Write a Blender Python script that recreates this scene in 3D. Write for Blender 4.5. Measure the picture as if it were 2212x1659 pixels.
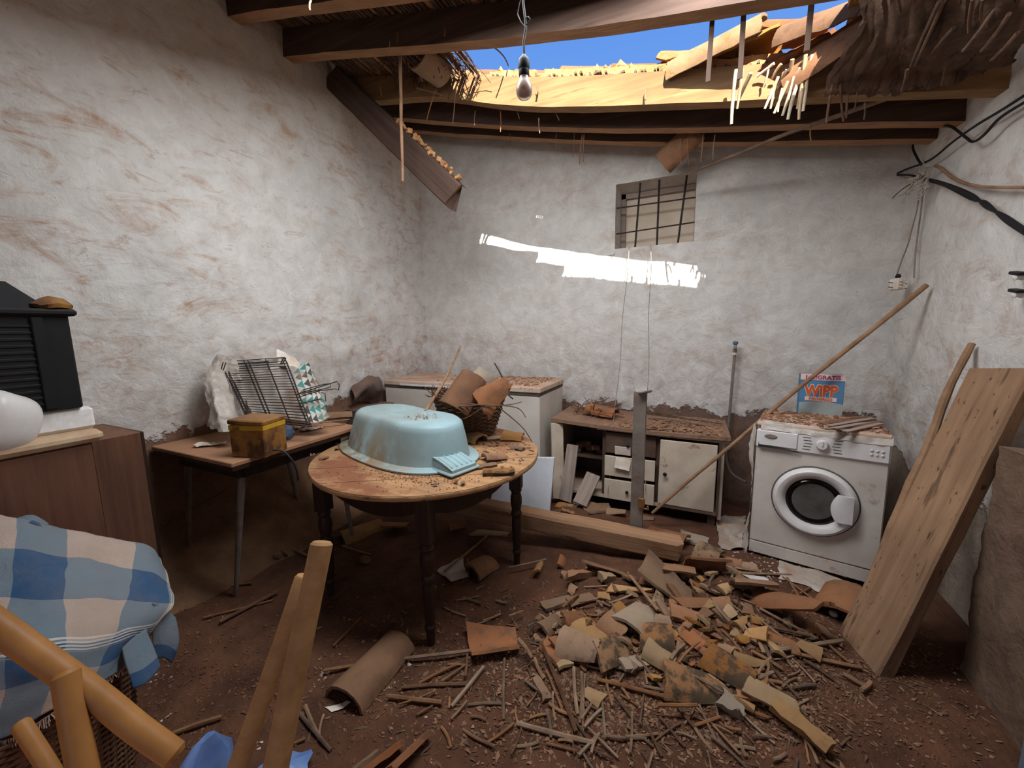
import bpy, math, random
from math import sin, cos, pi, sqrt, radians, atan2, hypot
from mathutils import Vector as V, Matrix, Euler, noise as mn
random.seed(7)
for o in list(bpy.data.objects): bpy.data.objects.remove(o)
sc = bpy.context.scene
COL = sc.collection
W, H, F = 2212., 1659., 842.
# ------------------------------------------------------------------ camera
cd = bpy.data.cameras.new('camera'); cam = bpy.data.objects.new('camera', cd); COL.objects.link(cam)
CR = (Matrix.Rotation(.4366, 3, 'Z') @ Matrix.Rotation(pi/2-.1389, 3, 'X') @ Matrix.Rotation(-.0147, 3, 'Z'))
C0 = V((0, 0, 1.5))
cam.matrix_world = Matrix.Translation(C0) @ CR.to_4x4()
cd.sensor_width = 36; cd.lens = F/W*36; cd.clip_start = .02
sc.camera = cam
# ------------------------------------------------------------------ light
sc.view_settings.view_transform = 'Standard'; sc.view_settings.look = 'None'
sc.view_settings.exposure = 0.0; sc.view_settings.gamma = 1; sc.view_settings.use_curve_mapping = False
wd = bpy.data.worlds.new('sky'); sc.world = wd; wd.use_nodes = True
wt = wd.node_tree
bg = wt.nodes['Background']; bg.inputs[1].default_value = 1.0
tc = wt.nodes.new('ShaderNodeTexCoord'); sx = wt.nodes.new('ShaderNodeSeparateXYZ'); cr = wt.nodes.new('ShaderNodeValToRGB')
wt.links.new(tc.outputs['Generated'], sx.inputs[0]); wt.links.new(sx.outputs[2], cr.inputs[0]); wt.links.new(cr.outputs[0], bg.inputs[0])
cr.color_ramp.elements[0].color = (.34, .58, .95, 1); cr.color_ramp.elements[0].position = 0
cr.color_ramp.elements[1].color = (.05, .22, .80, 1); cr.color_ramp.elements[1].position = .75
def lamp(name, kind, energy, col, loc, direction, **kw):
    l = bpy.data.lights.new(name, kind); l.energy = energy; l.color = col
    for k, v in kw.items(): setattr(l, k, v)
    o = bpy.data.objects.new(name, l); COL.objects.link(o)
    o.matrix_world = Matrix.Translation(loc) @ V(direction).to_track_quat('-Z', 'Y').to_matrix().to_4x4()
    return o
SUN = V((-.285, .735, -.605)).normalized()
lamp('sun', 'SUN', 22.0, (1, .93, .82), (3, -6, 8), SUN, angle=.009)
# daylight through the open doorway behind the camera
lamp('doorway_daylight', 'AREA', 8, (1, .95, .9), (-.4, -2.05, 1.25), (0, 1, -.05), shape='RECTANGLE', size=1.3, size_y=2.1)
lamp('added_roof_fill', 'AREA', 94, (.90, .955, 1), (-.6, 1.68, 3.0), (-.1, .28, -1), shape='RECTANGLE', size=2.4, size_y=.6)  # added fill lamp under intact roof, standing in for skylight from the hole

# ------------------------------------------------------------------ pixel rays -> world points on real planes
def ray(px, py): return CR @ V(((px-W/2)/F, -(py-H/2)/F, -1))
def at_z(px, py, z=0.): d = ray(px, py); return C0 + d*((z-1.5)/d.z)
def at_y(px, py, y): d = ray(px, py); return C0 + d*(y/d.y)
def at_x(px, py, x): d = ray(px, py); return C0 + d*(x/d.x)
def at_d(px, py, D): return C0 + ray(px, py)*D
def nz(x, y, z=0, s=1, o=3): return mn.fractal(V((x*s, y*s, z*s)), 1., 2., o)
def gz(x, y):
    m = .14*math.exp(-((x-.1)**2/.45+(y-2.05)**2/.22)) + .07*math.exp(-((x-.75)**2/.35+(y-2.75)**2/.25)) + .06*math.exp(-((x+.5)**2/.8+(y-2.8)**2/.12))
    m += .10*math.exp(-(x+2.85)/.28) if x > -2.85 else .10
    return m + .018*nz(x, y, 0, 2.2, 4)
def at_g(px, py, dz=0):
    p = at_z(px, py, dz)
    for _ in range(5): p = at_z(px, py, gz(p.x, p.y)+dz)
    return p
# ------------------------------------------------------------------ materials
def lin(c): return tuple((v/255/12.92 if v/255 <= .04045 else ((v/255+.055)/1.055)**2.4) for v in c)+(1,)
class M:
    def __init__(s, name, rough=.8, metal=0.):
        s.m = bpy.data.materials.new(name); s.m.use_nodes = True; s.t = s.m.node_tree
        s.b = s.t.nodes['Principled BSDF']; s.b.inputs['Roughness'].default_value = rough; s.b.inputs['Metallic'].default_value = metal
        s.b.inputs['Specular IOR Level'].default_value = .25
    def put(s, sock, v):
        if isinstance(v, bpy.types.NodeSocket): s.t.links.new(v, sock)
        else: sock.default_value = v
    def n(s, typ, ins=None, **pr):
        nd = s.t.nodes.new('ShaderNode'+typ)
        for k, v in pr.items(): setattr(nd, k, v)
        for k, v in (ins or {}).items(): s.put(nd.inputs[k], v)
        return nd
    def co(s, sc=(1, 1, 1), kind='Object'):
        o = s.n('TexCoord').outputs[kind]
        return s.n('VectorMath', {0: o, 1: sc}, operation='MULTIPLY').outputs[0]
    def noise(s, v, scale, det=4, rough=.55, dist=0): return s.n('TexNoise', {'Vector': v, 'Scale': scale, 'Detail': det, 'Roughness': rough, 'Distortion': dist}).outputs[0]
    def math(s, op, a, b=0., c=0.): return s.n('Math', {0: a, 1: b, 2: c}, operation=op).outputs[0]
    def rng(s, v, a, b, c=0., d=1.): return s.n('MapRange', {0: v, 1: a, 2: b, 3: c, 4: d}).outputs[0]
    def mix(s, f, a, b):
        nd = s.n('Mix', data_type='RGBA'); s.put(nd.inputs[0], f); s.put(nd.inputs[6], a); s.put(nd.inputs[7], b); return nd.outputs[2]
    def xyz(s, v): return s.n('SeparateXYZ', {0: v}).outputs
    def bump(s, h, st=.4, dist=.02): s.put(s.b.inputs['Normal'], s.n('Bump', {'Height': h, 'Strength': st, 'Distance': dist}).outputs[0])
    def up(s):  # how much a surface faces up, for dust that has settled
        return s.xyz(s.n('NewGeometry').outputs['Normal'])[2]
    def col(s, c): s.put(s.b.inputs['Base Color'], c); return s.m
DUST = lin((158, 118, 88)); SOIL = lin((120, 80, 55))
def simple(name, c1, c2, scale=8, rough=.8, metal=0, bump=.2, bd=.01, dust=0., dcol=None, axes=(1, 1, 1), rnd=0., spots=None):
    m = M(name, rough, metal); v = m.co(axes)
    n1 = m.noise(v, scale, 6, .6); c = m.mix(m.rng(n1, .3, .7), lin(c1), lin(c2))
    if rnd:
        r = m.n('ObjectInfo').outputs['Random']
        c = m.n('HueSaturation', {'Hue': m.rng(r, 0, 1, .5-rnd*.014, .5+rnd*.014), 'Saturation': m.rng(r, 0, 1, 1.15, .75), 'Value': m.rng(m.math('FRACT', m.math('MULTIPLY', r, 7.3)), 0, 1, 1-rnd*.45, 1+rnd*.3), 'Color': c}).outputs[0]
    if spots:
        c = m.mix(m.math('MULTIPLY', m.rng(m.noise(v, spots[1], 5, .65), spots[2], spots[2]+.08), spots[3] if len(spots) > 3 else 1), c, lin(spots[0]))
    if dust:
        f = m.math('MULTIPLY', m.rng(m.up(), .45, .9), m.rng(m.noise(v, 5, 6, .7), .35, .65, .25, 1))
        c = m.mix(m.math('MULTIPLY', f, dust), c, dcol or DUST)
    if bump: m.bump(m.noise(v, scale*3, 5, .65), bump, bd)
    return m.col(c)
def wood(name, c1, c2, dust=0., scale=1., rough=.75, axis=0, bump=.35, cracks=.0, worm=0., patch=None, under=None):
    a = [30*scale]*3; a[axis] = 1.6*scale
    m = M(name, rough); v = m.co(tuple(a)); o = m.co()
    g = m.noise(v, 1, 5, .6, .4); big = m.noise(o, 3, 3)
    c = m.mix(m.rng(g, .3, .7), lin(c1), lin(c2)); c = m.mix(m.rng(big, .35, .75, 0, .45), c, lin(tuple(k*.6 for k in c1)))
    h = g
    if cracks:
        a2 = [16*scale]*3; a2[axis] = 2.2*scale
        k = m.rng(m.noise(m.co(tuple(a2)), 1, 3, .6), .64, .70); c = m.mix(m.math('MULTIPLY', k, cracks), c, lin((45, 28, 18))); h = m.math('SUBTRACT', g, m.math('MULTIPLY', k, 1.2))
    if worm:
        a3 = [70]*3; a3[axis] = 22
        k = m.rng(m.noise(m.co(tuple(a3)), 1, 2), .66, .72); c = m.mix(m.math('MULTIPLY', k, worm), c, lin((50, 30, 20)))
    if dust:
        f = m.math('MULTIPLY', m.rng(m.up(), .5, .9), m.rng(m.noise(o, 6, 6, .7), .35, .6, .3, 1)); c = m.mix(m.math('MULTIPLY', f, dust), c, DUST)
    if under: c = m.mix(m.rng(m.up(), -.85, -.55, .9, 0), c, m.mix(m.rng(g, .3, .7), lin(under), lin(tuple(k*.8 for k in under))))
    if patch: c = m.mix(m.math('MULTIPLY', m.rng(m.noise(o, patch[1], 7, .7), patch[2], patch[2]+.1), m.math('MULTIPLY', m.rng(m.up(), .5, .9), patch[3])), c, lin(patch[0]))
    m.bump(h, bump, .008)
    return m.col(c)
def plaster(name, low, hz, lowcol, stain=1., grey=0.):
    m = M(name, .95); v = m.co(); x, y, z = m.xyz(v)[0:3]
    n2 = m.noise(v, 1.3, 5, .6); n3 = m.noise(v, 9, 7, .65, .5); n4 = m.noise(v, 45, 4, .6)
    c = m.mix(m.rng(n3, .35, .7), lin((214, 208, 202)), lin((196, 188, 180)))
    st = m.co((1.0, 1.0, 2.6)); ns = m.noise(st, 2.6, 9, .72, 1.0)
    band = m.rng(m.noise(v, .8, 3), .36, .56)
    f = m.math('MULTIPLY', m.rng(ns, .5, .64), m.rng(n3, .35, .65, .15, 1.))
    c = m.mix(m.math('MULTIPLY', m.math('MULTIPLY', f, band), .95*stain), c, lin((168, 122, 84)))
    c = m.mix(m.math('MULTIPLY', m.rng(m.noise(st, 3.7, 8, .75, 1.2), .58, .64), .4*stain), c, lin((150, 104, 76)))
    c = m.mix(m.math('MULTIPLY', m.rng(n2, .52, .72), .35+grey), c, lin((165, 160, 156)))
    c = m.mix(m.math('MULTIPLY', m.rng(n4, .66, .74), .5), c, lin((120, 100, 84)))
    c = m.mix(m.math('MULTIPLY', m.rng(z, 2.6, 3.6), .35*top_bounce(name)), c, lin((196, 168, 128)))  # warm bounce light painted into the upper wall, strongest on the left
    h = m.math('ADD', m.math('MULTIPLY', n3, 1.), m.math('MULTIPLY', n4, .25))
    if low:
        e = m.math('ADD', z, m.rng(m.noise(v, 3.3, 6, .7), 0, 1, -.28, .28))
        k = m.rng(e, hz-.012, hz+.012, 1, 0)
        lc = m.mix(m.rng(m.noise(v, 7, 7, .7), .3, .7), lin(lowcol[0]), lin(lowcol[1]))
        lc = m.mix(m.rng(n4, .6, .7, 0, .5), lc, lin(tuple(q*.45 for q in lowcol[0])))
        c = m.mix(k, c, lc); h = m.math('SUBTRACT', h, m.math('MULTIPLY', k, 1.5))
        dirt = m.rng(z, hz-.05, hz+.75, .5, 0)
        c = m.mix(m.math('MULTIPLY', dirt, m.rng(n3, .3, .65)), c, lin((138, 108, 92)))
    m.bump(h, .55, .03)
    return m.col(c)
def top_bounce(n): return 1. if 'left' in n else .4
# ------------------------------------------------------------------ mesh building
MW = {}
class MB:
    def __init__(s): s.v = []; s.f = []; s.uv = None
    def add(s, vs, fs):
        b = len(s.v); s.v += [V(q) for q in vs]; s.f += [tuple(i+b for i in f) for f in fs]; return s
    def box(s, c, d, R=None, b=0.):
        c = V(c); R = R or Matrix.Identity(3); hx, hy, hz_ = d[0]/2, d[1]/2, d[2]/2
        if not b:
            vs = [c+R@V((sx_*hx, sy*hy, sz*hz_)) for sx_ in (-1, 1) for sy in (-1, 1) for sz in (-1, 1)]
            return s.add(vs, [(0, 1, 3, 2), (4, 6, 7, 5), (0, 4, 5, 1), (2, 3, 7, 6), (0, 2, 6, 4), (1, 5, 7, 3)])
        vs = []; idx = {}
        for i in (-1, 1):
            for j in (-1, 1):
                for k in (-1, 1):
                    for a in range(3):
                        q = [i*(hx-b), j*(hy-b), k*(hz_-b)]; q[a] = (i*hx, j*hy, k*hz_)[a]
                        idx[i, j, k, a] = len(vs); vs.append(c+R@V(q))
        fs = []
        for a in range(3):
            o1, o2 = (a+1) % 3, (a+2) % 3
            for sg in (-1, 1):
                q = []
                for (p, r) in ((-1, -1), (1, -1), (1, 1), (-1, 1)):
                    t = [0, 0, 0]; t[a] = sg; t[o1] = p; t[o2] = r; q.append(idx[t[0], t[1], t[2], a])
                fs.append(tuple(q if sg > 0 else q[::-1]))
            for p in (-1, 1):
                for r in (-1, 1):
                    t0 = [0, 0, 0]; t0[o1] = p; t0[o2] = r; t1 = list(t0); t0[a] = -1; t1[a] = 1
                    q = (idx[(*t0, o1)], idx[(*t1, o1)], idx[(*t1, o2)], idx[(*t0, o2)]); fs.append(q if p*r > 0 else q[::-1])
        for i in (-1, 1):
            for j in (-1, 1):
                for k in (-1, 1):
                    q = (idx[i, j, k, 0], idx[i, j, k, 1], idx[i, j, k, 2]); fs.append(q if i*j*k > 0 else q[::-1])
        return s.add(vs, fs)
    def tube(s, pts, r, n=8, cap=True, squash=None):
        pts = [V(p) for p in pts]; k = len(pts); rs = r if isinstance(r, (list, tuple)) else [r]*k
        t = (pts[1]-pts[0]).normalized(); a = t.orthogonal().normalized(); vs = []
        for i, p in enumerate(pts):
            t = (pts[min(i+1, k-1)]-pts[max(i-1, 0)]); t = t.normalized() if t.length > 1e-9 else V((0, 0, 1))
            a = (a-t*a.dot(t)); a = a.normalized() if a.length > 1e-6 else t.orthogonal().normalized(); b = t.cross(a)
            for j in range(n):
                w = 2*pi*j/n; vs.append(p+(a*cos(w)+b*sin(w))*rs[i])
        fs = [(i*n+j, i*n+(j+1) % n, (i+1)*n+(j+1) % n, (i+1)*n+j) for i in range(k-1) for j in range(n)]
        if cap: fs += [tuple(range(n-1, -1, -1)), tuple((k-1)*n+j for j in range(n))]
        return s.add(vs, fs)
    def lathe(s, prof, n=24, o=(0, 0, 0), R=None, cap=True):
        o = V(o); R = R or Matrix.Identity(3)
        vs = [o+R@V((r*cos(2*pi*j/n), r*sin(2*pi*j/n), z)) for r, z in prof for j in range(n)]; k = len(prof)
        fs = [(i*n+j, i*n+(j+1) % n, (i+1)*n+(j+1) % n, (i+1)*n+j) for i in range(k-1) for j in range(n)]
        if cap: fs += [tuple(range(n-1, -1, -1)), tuple((k-1)*n+j for j in range(n))]
        return s.add(vs, fs)
    def grid(s, fn, nu, nv, skip=None, uv=False):
        b = len(s.v); s.v += [V(fn(i/nu, j/nv)) for j in range(nv+1) for i in range(nu+1)]
        for j in range(nv):
            for i in range(nu):
                if skip and skip((i+.5)/nu, (j+.5)/nv): continue
                q = b+j*(nu+1)+i; s.f.append((q, q+1, q+nu+2, q+nu+1))
        if uv: s.uv = [(i/nu, j/nv) for j in range(nv+1) for i in range(nu+1)]
        return s
    def shell(s, fn, nu, nv, t):
        P = [[V(fn(i/nu, j/nv)) for i in range(nu+1)] for j in range(nv+1)]
        def nrm(i, j):
            a = P[j][min(i+1, nu)]-P[j][max(i-1, 0)]; b = P[min(j+1, nv)][i]-P[max(j-1, 0)][i]; c = a.cross(b); return c.normalized() if c.length > 1e-12 else V((0, 0, 1))
        N_ = (nu+1)*(nv+1); vs = [P[j][i] for j in range(nv+1) for i in range(nu+1)]+[P[j][i]-nrm(i, j)*t for j in range(nv+1) for i in range(nu+1)]
        I = lambda i, j: j*(nu+1)+i; fs = []
        for j in range(nv):
            for i in range(nu):
                q = (I(i, j), I(i+1, j), I(i+1, j+1), I(i, j+1)); fs += [q, tuple(N_+k for k in q[::-1])]
        for i in range(nu): fs += [(I(i+1, 0), I(i, 0), I(i, 0)+N_, I(i+1, 0)+N_), (I(i, nv), I(i+1, nv), I(i+1, nv)+N_, I(i, nv)+N_)]
        for j in range(nv): fs += [(I(0, j), I(0, j+1), I(0, j+1)+N_, I(0, j)+N_), (I(nu, j+1), I(nu, j), I(nu, j)+N_, I(nu, j+1)+N_)]
        return s.add(vs, fs)
    def prism(s, poly, e, off):  # poly: 3D points, extrude by off
        n = len(poly); off = V(off); vs = [V(p) for p in poly]+[V(p)+off for p in poly]
        return s.add(vs, [tuple(range(n-1, -1, -1)), tuple(range(n, 2*n))]+[(i, (i+1) % n, n+(i+1) % n, n+i) for i in range(n)])
    def rough(s, amp, sc=6., seed=0):
        for q in s.v: q += amp*mn.noise_vector(q*sc+V((seed, 0, 0)))
        return s
    def build(s, name, mat, parent=None, mtx=None, local=False, origin=None, smooth=False, kind=None, label=None, cat=None, group=None):
        if parent is not None: mtx = MW[parent.name]
        elif mtx is None: mtx = Matrix.Translation(V(origin)) if origin is not None else Matrix.Identity(4)
        vs = s.v
        if not local: inv = mtx.inverted(); vs = [inv@q for q in vs]
        me = bpy.data.meshes.new(name); me.from_pydata([tuple(q) for q in vs], [], s.f)
        if s.uv:
            u = me.uv_layers.new(name='UVMap')
            for lp in me.loops: u.data[lp.index].uv = s.uv[lp.vertex_index]
        me.update()
        if smooth:
            me.polygons.foreach_set('use_smooth', [True]*len(me.polygons)); me.set_sharp_from_angle(angle=.62)
        me.update(); me.materials.append(mat)
        o = bpy.data.objects.new(name, me); COL.objects.link(o)
        if parent is not None: o.parent = parent
        else: o.matrix_basis = mtx
        MW[o.name] = mtx
        tag(o, label, cat, group, kind)
        return o
def tag(o, label=None, cat=None, group=None, kind=None):
    for k, v in (('label', label), ('category', cat), ('group', group), ('kind', kind)):
        if v: o[k] = v
    return o
def thing(name, label, cat, loc=(0, 0, 0), R=None, group=None, kind=None):
    o = bpy.data.objects.new(name, None); COL.objects.link(o); o.empty_display_size = .1
    m = Matrix.Translation(V(loc)) @ (R.to_4x4() if R else Matrix.Identity(4)); o.matrix_basis = m; MW[o.name] = m
    return tag(o, label, cat, group, kind)
def frame(p0, p1, up=(0, 0, 1)):
    x = (V(p1)-V(p0)); L = x.length; x.normalize(); u = V(up); z = (u-x*u.dot(x)).normalized(); y = z.cross(x)
    return Matrix((x, y, z)).transposed(), L
def plank(name, p0, p1, w, h, mat, up=(0, 0, 1), jag=.01, worn=.004, parent=None, seg=14, seed=0, **kw):
    """box along p0->p1 with worn faces and ragged ends; the line runs through its middle"""
    R, L = frame(p0, p1, up); mb = MB(); b = min(w, h)*.12
    sec = [(-w/2+b, -h/2), (w/2-b, -h/2), (w/2, -h/2+b), (w/2, h/2-b), (w/2-b, h/2), (-w/2+b, h/2), (-w/2, h/2-b), (-w/2, -h/2+b)]
    vs = []; rg = random.Random(seed+int(L*1000))
    for i in range(seg+1):
        x = L*i/seg
        for (a, c) in sec:
            e = (rg.uniform(-jag, jag) if i in (0, seg) else 0); k = mn.noise_vector(V((x*5+seed, a*14, c*14)))*worn
            vs.append(V((x+e, a+k.y, c+k.z)))
    n = 8; fs = [(i*n+j, i*n+(j+1) % n, (i+1)*n+(j+1) % n, (i+1)*n+j) for i in range(seg) for j in range(n)]+[tuple(range(n-1, -1, -1)), tuple(seg*n+j for j in range(n))]
    mtx = Matrix.Translation(V(p0)) @ R.to_4x4()
    if parent is not None: mb.add([mtx@q for q in vs], fs); return mb.build(name, mat, parent, **kw)
    mb.add(vs, fs); return mb.build(name, mat, mtx=mtx, local=True, **kw)
def pole(p0, p1, r0, r1=None, n=10, seg=8, knots=0., bend=0., seed=0, wob=.0):
    p0, p1 = V(p0), V(p1); r1 = r0 if r1 is None else r1; d = p1-p0; a = d.orthogonal().normalized(); rg = random.Random(seed); a.rotate(Matrix.Rotation(rg.uniform(0, 6.28), 3, d.normalized()))
    pts = []; rs = []
    for i in range(seg+1):
        t = i/seg; p = p0+d*t+a*(bend*sin(pi*t))+mn.noise_vector(V((t*4, seed*1.7, 0)))*wob
        pts.append(p); rs.append((r0+(r1-r0)*t)*(1+(knots if i % 3 == 1 else 0)))
    return pts, rs
def copy_tree(o, parent=None):
    c = o.copy(); COL.objects.link(c); MW[c.name] = MW[o.name]
    if parent is not None: c.parent = parent
    for ch in list(o.children): copy_tree(ch, c)
    return c
def catmull(rows, u, v):
    def cr1(ps, t):
        n = len(ps)-1; x = t*n; i = min(int(x), n-1); f = x-i
        p0, p1, p2, p3 = ps[max(i-1, 0)], ps[i], ps[i+1], ps[min(i+2, n)]
        return .5*((2*p1)+(p2-p0)*f+(2*p0-5*p1+4*p2-p3)*f*f+(3*p1-p0-3*p2+p3)*f**3)
    return cr1([cr1(r, u) for r in rows], v)
# ------------------------------------------------------------------ materials
mWL = plaster('left_plaster', True, .90, ((96, 66, 50), (128, 92, 68)), 1.0)
mWB = plaster('back_plaster', True, .78, ((86, 64, 54), (116, 90, 76)), .45, .15)
mWR = plaster('right_plaster', True, .62, ((118, 106, 96), (160, 146, 128)), .8, .1)
mPIER = plaster('pier_plaster', True, 1.4, ((110, 88, 68), (84, 64, 50)), .8)
mSOIL = simple('soil', (104, 68, 48), (66, 42, 30), 5, .95, 0, .8, .03, spots=((140, 104, 80), 26, .66, .5))
mMUD = simple('mud_wall', (128, 96, 70), (92, 66, 48), 6, .95, 0, .6, .03)
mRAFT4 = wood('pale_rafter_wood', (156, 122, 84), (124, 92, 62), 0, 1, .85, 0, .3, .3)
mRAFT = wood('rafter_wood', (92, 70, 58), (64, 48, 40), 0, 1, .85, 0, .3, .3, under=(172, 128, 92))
mBEAM = wood('beam_wood', (166, 126, 92), (124, 90, 66), .5, 1, .8, 0, .4, .5)
mPLANK = wood('worm_wood', (158, 122, 92), (124, 92, 68), .2, 1, .85, 0, .5, .6, .8)
mDARKW = wood('dark_turned_wood', (58, 38, 26), (34, 22, 16), .25, 1, .55, 2, .2)
mTABLE = wood('table_board', (196, 150, 104), (150, 110, 74), .3, 1, .7, 0, .3, .5, patch=((128, 76, 52), 2.3, .47, .85))
mBROWNW = wood('brown_board', (116, 78, 58), (88, 56, 42), .35, 1, .65, 2, .15)
mGREYW = wood('grey_board', (168, 150, 138), (130, 112, 100), .2, 1, .8, 0, .25, .3)
mCANE = simple('cane', (156, 118, 84), (112, 80, 57), 14, .7, 0, .3, .004, rnd=.6)
mCANED = simple('cane_dark', (124, 94, 72), (82, 60, 46), 14, .8, 0, .3, .004, rnd=.8)
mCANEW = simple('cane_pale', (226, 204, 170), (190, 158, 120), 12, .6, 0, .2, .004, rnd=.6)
mTILE = simple('terracotta', (148, 102, 69), (110, 78, 54), 9, .9, 0, .5, .006, .3, rnd=.9, spots=((92, 66, 48), 11, .54, .7))
mTILEY = simple('ochre_tile', (172, 132, 80), (146, 104, 64), 9, .9, 0, .5, .006, .2, rnd=.7, spots=((120, 92, 44), 14, .56, .7))
mTILEL = simple('lichen_tile', (158, 112, 70), (126, 88, 56), 10, .95, 0, .7, .008, .1, rnd=.5, spots=((62, 54, 42), 13, .46, .9))
mTILEP = simple('pale_tile', (160, 138, 114), (136, 112, 90), 7, .75, 0, .2, .004, .0, rnd=.3, spots=((186, 174, 158), 5, .6, .6))
mWHITE = simple('white_enamel', (204, 194, 184), (182, 168, 156), 4, .45, 0, .05, .003, .9, spots=((150, 112, 84), 9, .62, .6))
mENAM = simple('freezer_enamel', (206, 197, 186), (186, 174, 160), 3, .5, 0, .05, .003, .95, spots=((140, 92, 62), 16, .66, .7))
mPLAST = simple('white_plastic', (218, 213, 209), (198, 191, 185), 6, .35, 0, .05, .003, .3)
mGASK = simple('grey_gasket', (90, 84, 78), (64, 58, 54), 8, .7)
mBLACK = simple('black_paint', (26, 25, 26), (16, 15, 16), 6, .6, 0, .1, .004, .5, lin((90, 76, 64)))
mIRON = simple('iron', (70, 62, 58), (40, 34, 30), 20, .65, .4, .3, .003, rnd=.3)
mSTEEL = simple('grey_steel', (136, 124, 114), (104, 92, 84), 9, .6, .15, .3, .004, spots=((124, 82, 56), 9, .56, .7))
mWIRE = simple('black_wire', (34, 32, 32), (22, 20, 20), 10, .6, 0, 0)
mWIREP = simple('pale_wire', (196, 184, 168), (150, 138, 124), 10, .7, 0, 0)
mSTRING = simple('string', (150, 140, 130), (110, 100, 92), 10, .9, 0, 0)
mRUST = simple('rusty_tin', (150, 104, 44), (84, 52, 30), 9, .7, .1, .4, .004, .6, spots=((70, 42, 26), 10, .5, .8))
mYEL = simple('yellow_tin', (196, 154, 40), (150, 110, 34), 9, .6, .1, .3, .003, spots=((96, 60, 32), 12, .55, .8))
mWICK = simple('wicker', (112, 78, 56), (72, 48, 34), 30, .8, 0, .3, .004, rnd=.5)
mRATT = simple('rattan', (176, 122, 66), (140, 92, 48), 5, .5, 0, .15, .004, axes=(1, 1, 1), spots=((120, 78, 40), 6, .6, .4))
mPOLE = wood('pole_wood', (184, 140, 94), (154, 112, 72), 0, .8, .6, 0, .15)
mSTICK = simple('stick', (158, 122, 92), (122, 90, 66), 10, .85, 0, .4, .005, axes=(1, 1, 1))
mBLUEBAG = simple('blue_plastic', (122, 146, 190), (74, 106, 166), 5, .35, 0, .3, .006, .0, spots=((176, 196, 224), 3, .56, .8))
mNET = simple('blue_net', (96, 116, 142), (60, 76, 100), 22, .6, 0, .6, .006)
mPAPER = simple('dusty_paper', (232, 222, 210), (196, 178, 158), 9, .8, 0, .4, .005, .3)
mFOAM = simple('polystyrene', (232, 230, 228), (216, 210, 204), 60, .7, 0, .3, .003, .5)
mBROWNP = simple('brown_cloth', (104, 84, 76), (74, 58, 52), 5, .7, 0, .3, .006, .5)
mCHIP = simple('wood_chips', (158, 120, 92), (108, 74, 54), 9, .85, 0, 0, rnd=0, spots=((200, 172, 142), 7, .66, .8))
mPEB = simple('pebbles', (132, 90, 66), (86, 56, 40), 9, .9, 0, 0, spots=((226, 206, 180), 6, .6, .8))
mDUSTP = simple('dust_pile', (164, 108, 78), (118, 76, 54), 18, .95, 0, .6, .01, spots=((92, 58, 40), 22, .56, .8))
mGREYD = simple('grey_door', (112, 122, 130), (88, 98, 108), 4, .5, 0, .1)
mPURPLE = simple('chipped_panel', (206, 206, 210), (190, 188, 190), 5, .6, 0, .05, .003, .2, spots=((120, 92, 78), 10, .68, .7))
mCAB = simple('cabinet_paint', (206, 190, 170), (178, 158, 138), 5, .6, 0, .15, .004, .6, spots=((128, 92, 66), 9, .64, .7))
mCABD = simple('cabinet_inside', (96, 74, 60), (66, 50, 42), 6, .8, 0, .2)
mMATB = simple('matted_straw', (108, 82, 64), (64, 47, 38), 9, .95, 0, .9, .012, axes=(4, 1, 1))
mMORT = simple('mortar', (206, 152, 100), (172, 118, 76), 12, .95, 0, .8, .02)
mLID = simple('dusty_lid', (206, 186, 168), (176, 150, 130), 4, .7, 0, .1, .003, 1., lin((170, 122, 96)), spots=((120, 80, 58), 20, .62, .8))
mWTOP = simple('dusty_worktop', (150, 118, 94), (112, 84, 66), 7, .9, 0, .4, .006, .8, lin((126, 92, 72)), spots=((84, 60, 46), 18, .58, .8))
def glass(name, col, rough=.05, alpha=.35):
    m = M(name, rough); m.b.inputs['Base Color'].default_value = col; m.b.inputs['Transmission Weight'].default_value = 1-alpha; m.b.inputs['IOR'].default_value = 1.3
    m.b.inputs['Specular IOR Level'].default_value = .5
    return m.m
mGLASS = glass('dusty_glass', lin((150, 128, 116)), .25, .45)
mBULB = glass('dirty_bulb_glass', lin((176, 152, 138)), .25, .72)
mDGLASS = simple('dark_door_glass', (20, 15, 14), (11, 9, 9), 5, .12, 0, 0)
def tub_mat():
    m = M('blue_tub', .42); v = m.co(); z = m.xyz(v)[2]; n = m.noise(v, 5, 7, .65); n2 = m.noise(m.co((1, 1, .35)), 9, 6, .7)
    c = m.mix(m.rng(n, .3, .7), lin((158, 184, 188)), lin((142, 172, 177)))
    k = m.math('MULTIPLY', m.rng(n2, .30, .54), m.rng(z, .03, .30, 1., .2)); c = m.mix(m.math('MULTIPLY', k, m.rng(m.xyz(v)[0], .45, .1, .2, 1.)), c, lin((134, 114, 86)))
    c = m.mix(m.math('MULTIPLY', m.rng(m.noise(v, 60, 3), .68, .75), .5), c, lin((90, 80, 66)))
    c = m.mix(m.math('MULTIPLY', m.rng(m.noise(v, 4, 5, .7), .6, .66), m.math('MULTIPLY', m.rng(m.up(), .8, .95), .8)), c, lin((176, 130, 92)))
    m.bump(n, .08, .005); return m.col(c)
mTUB = tub_mat()
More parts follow.
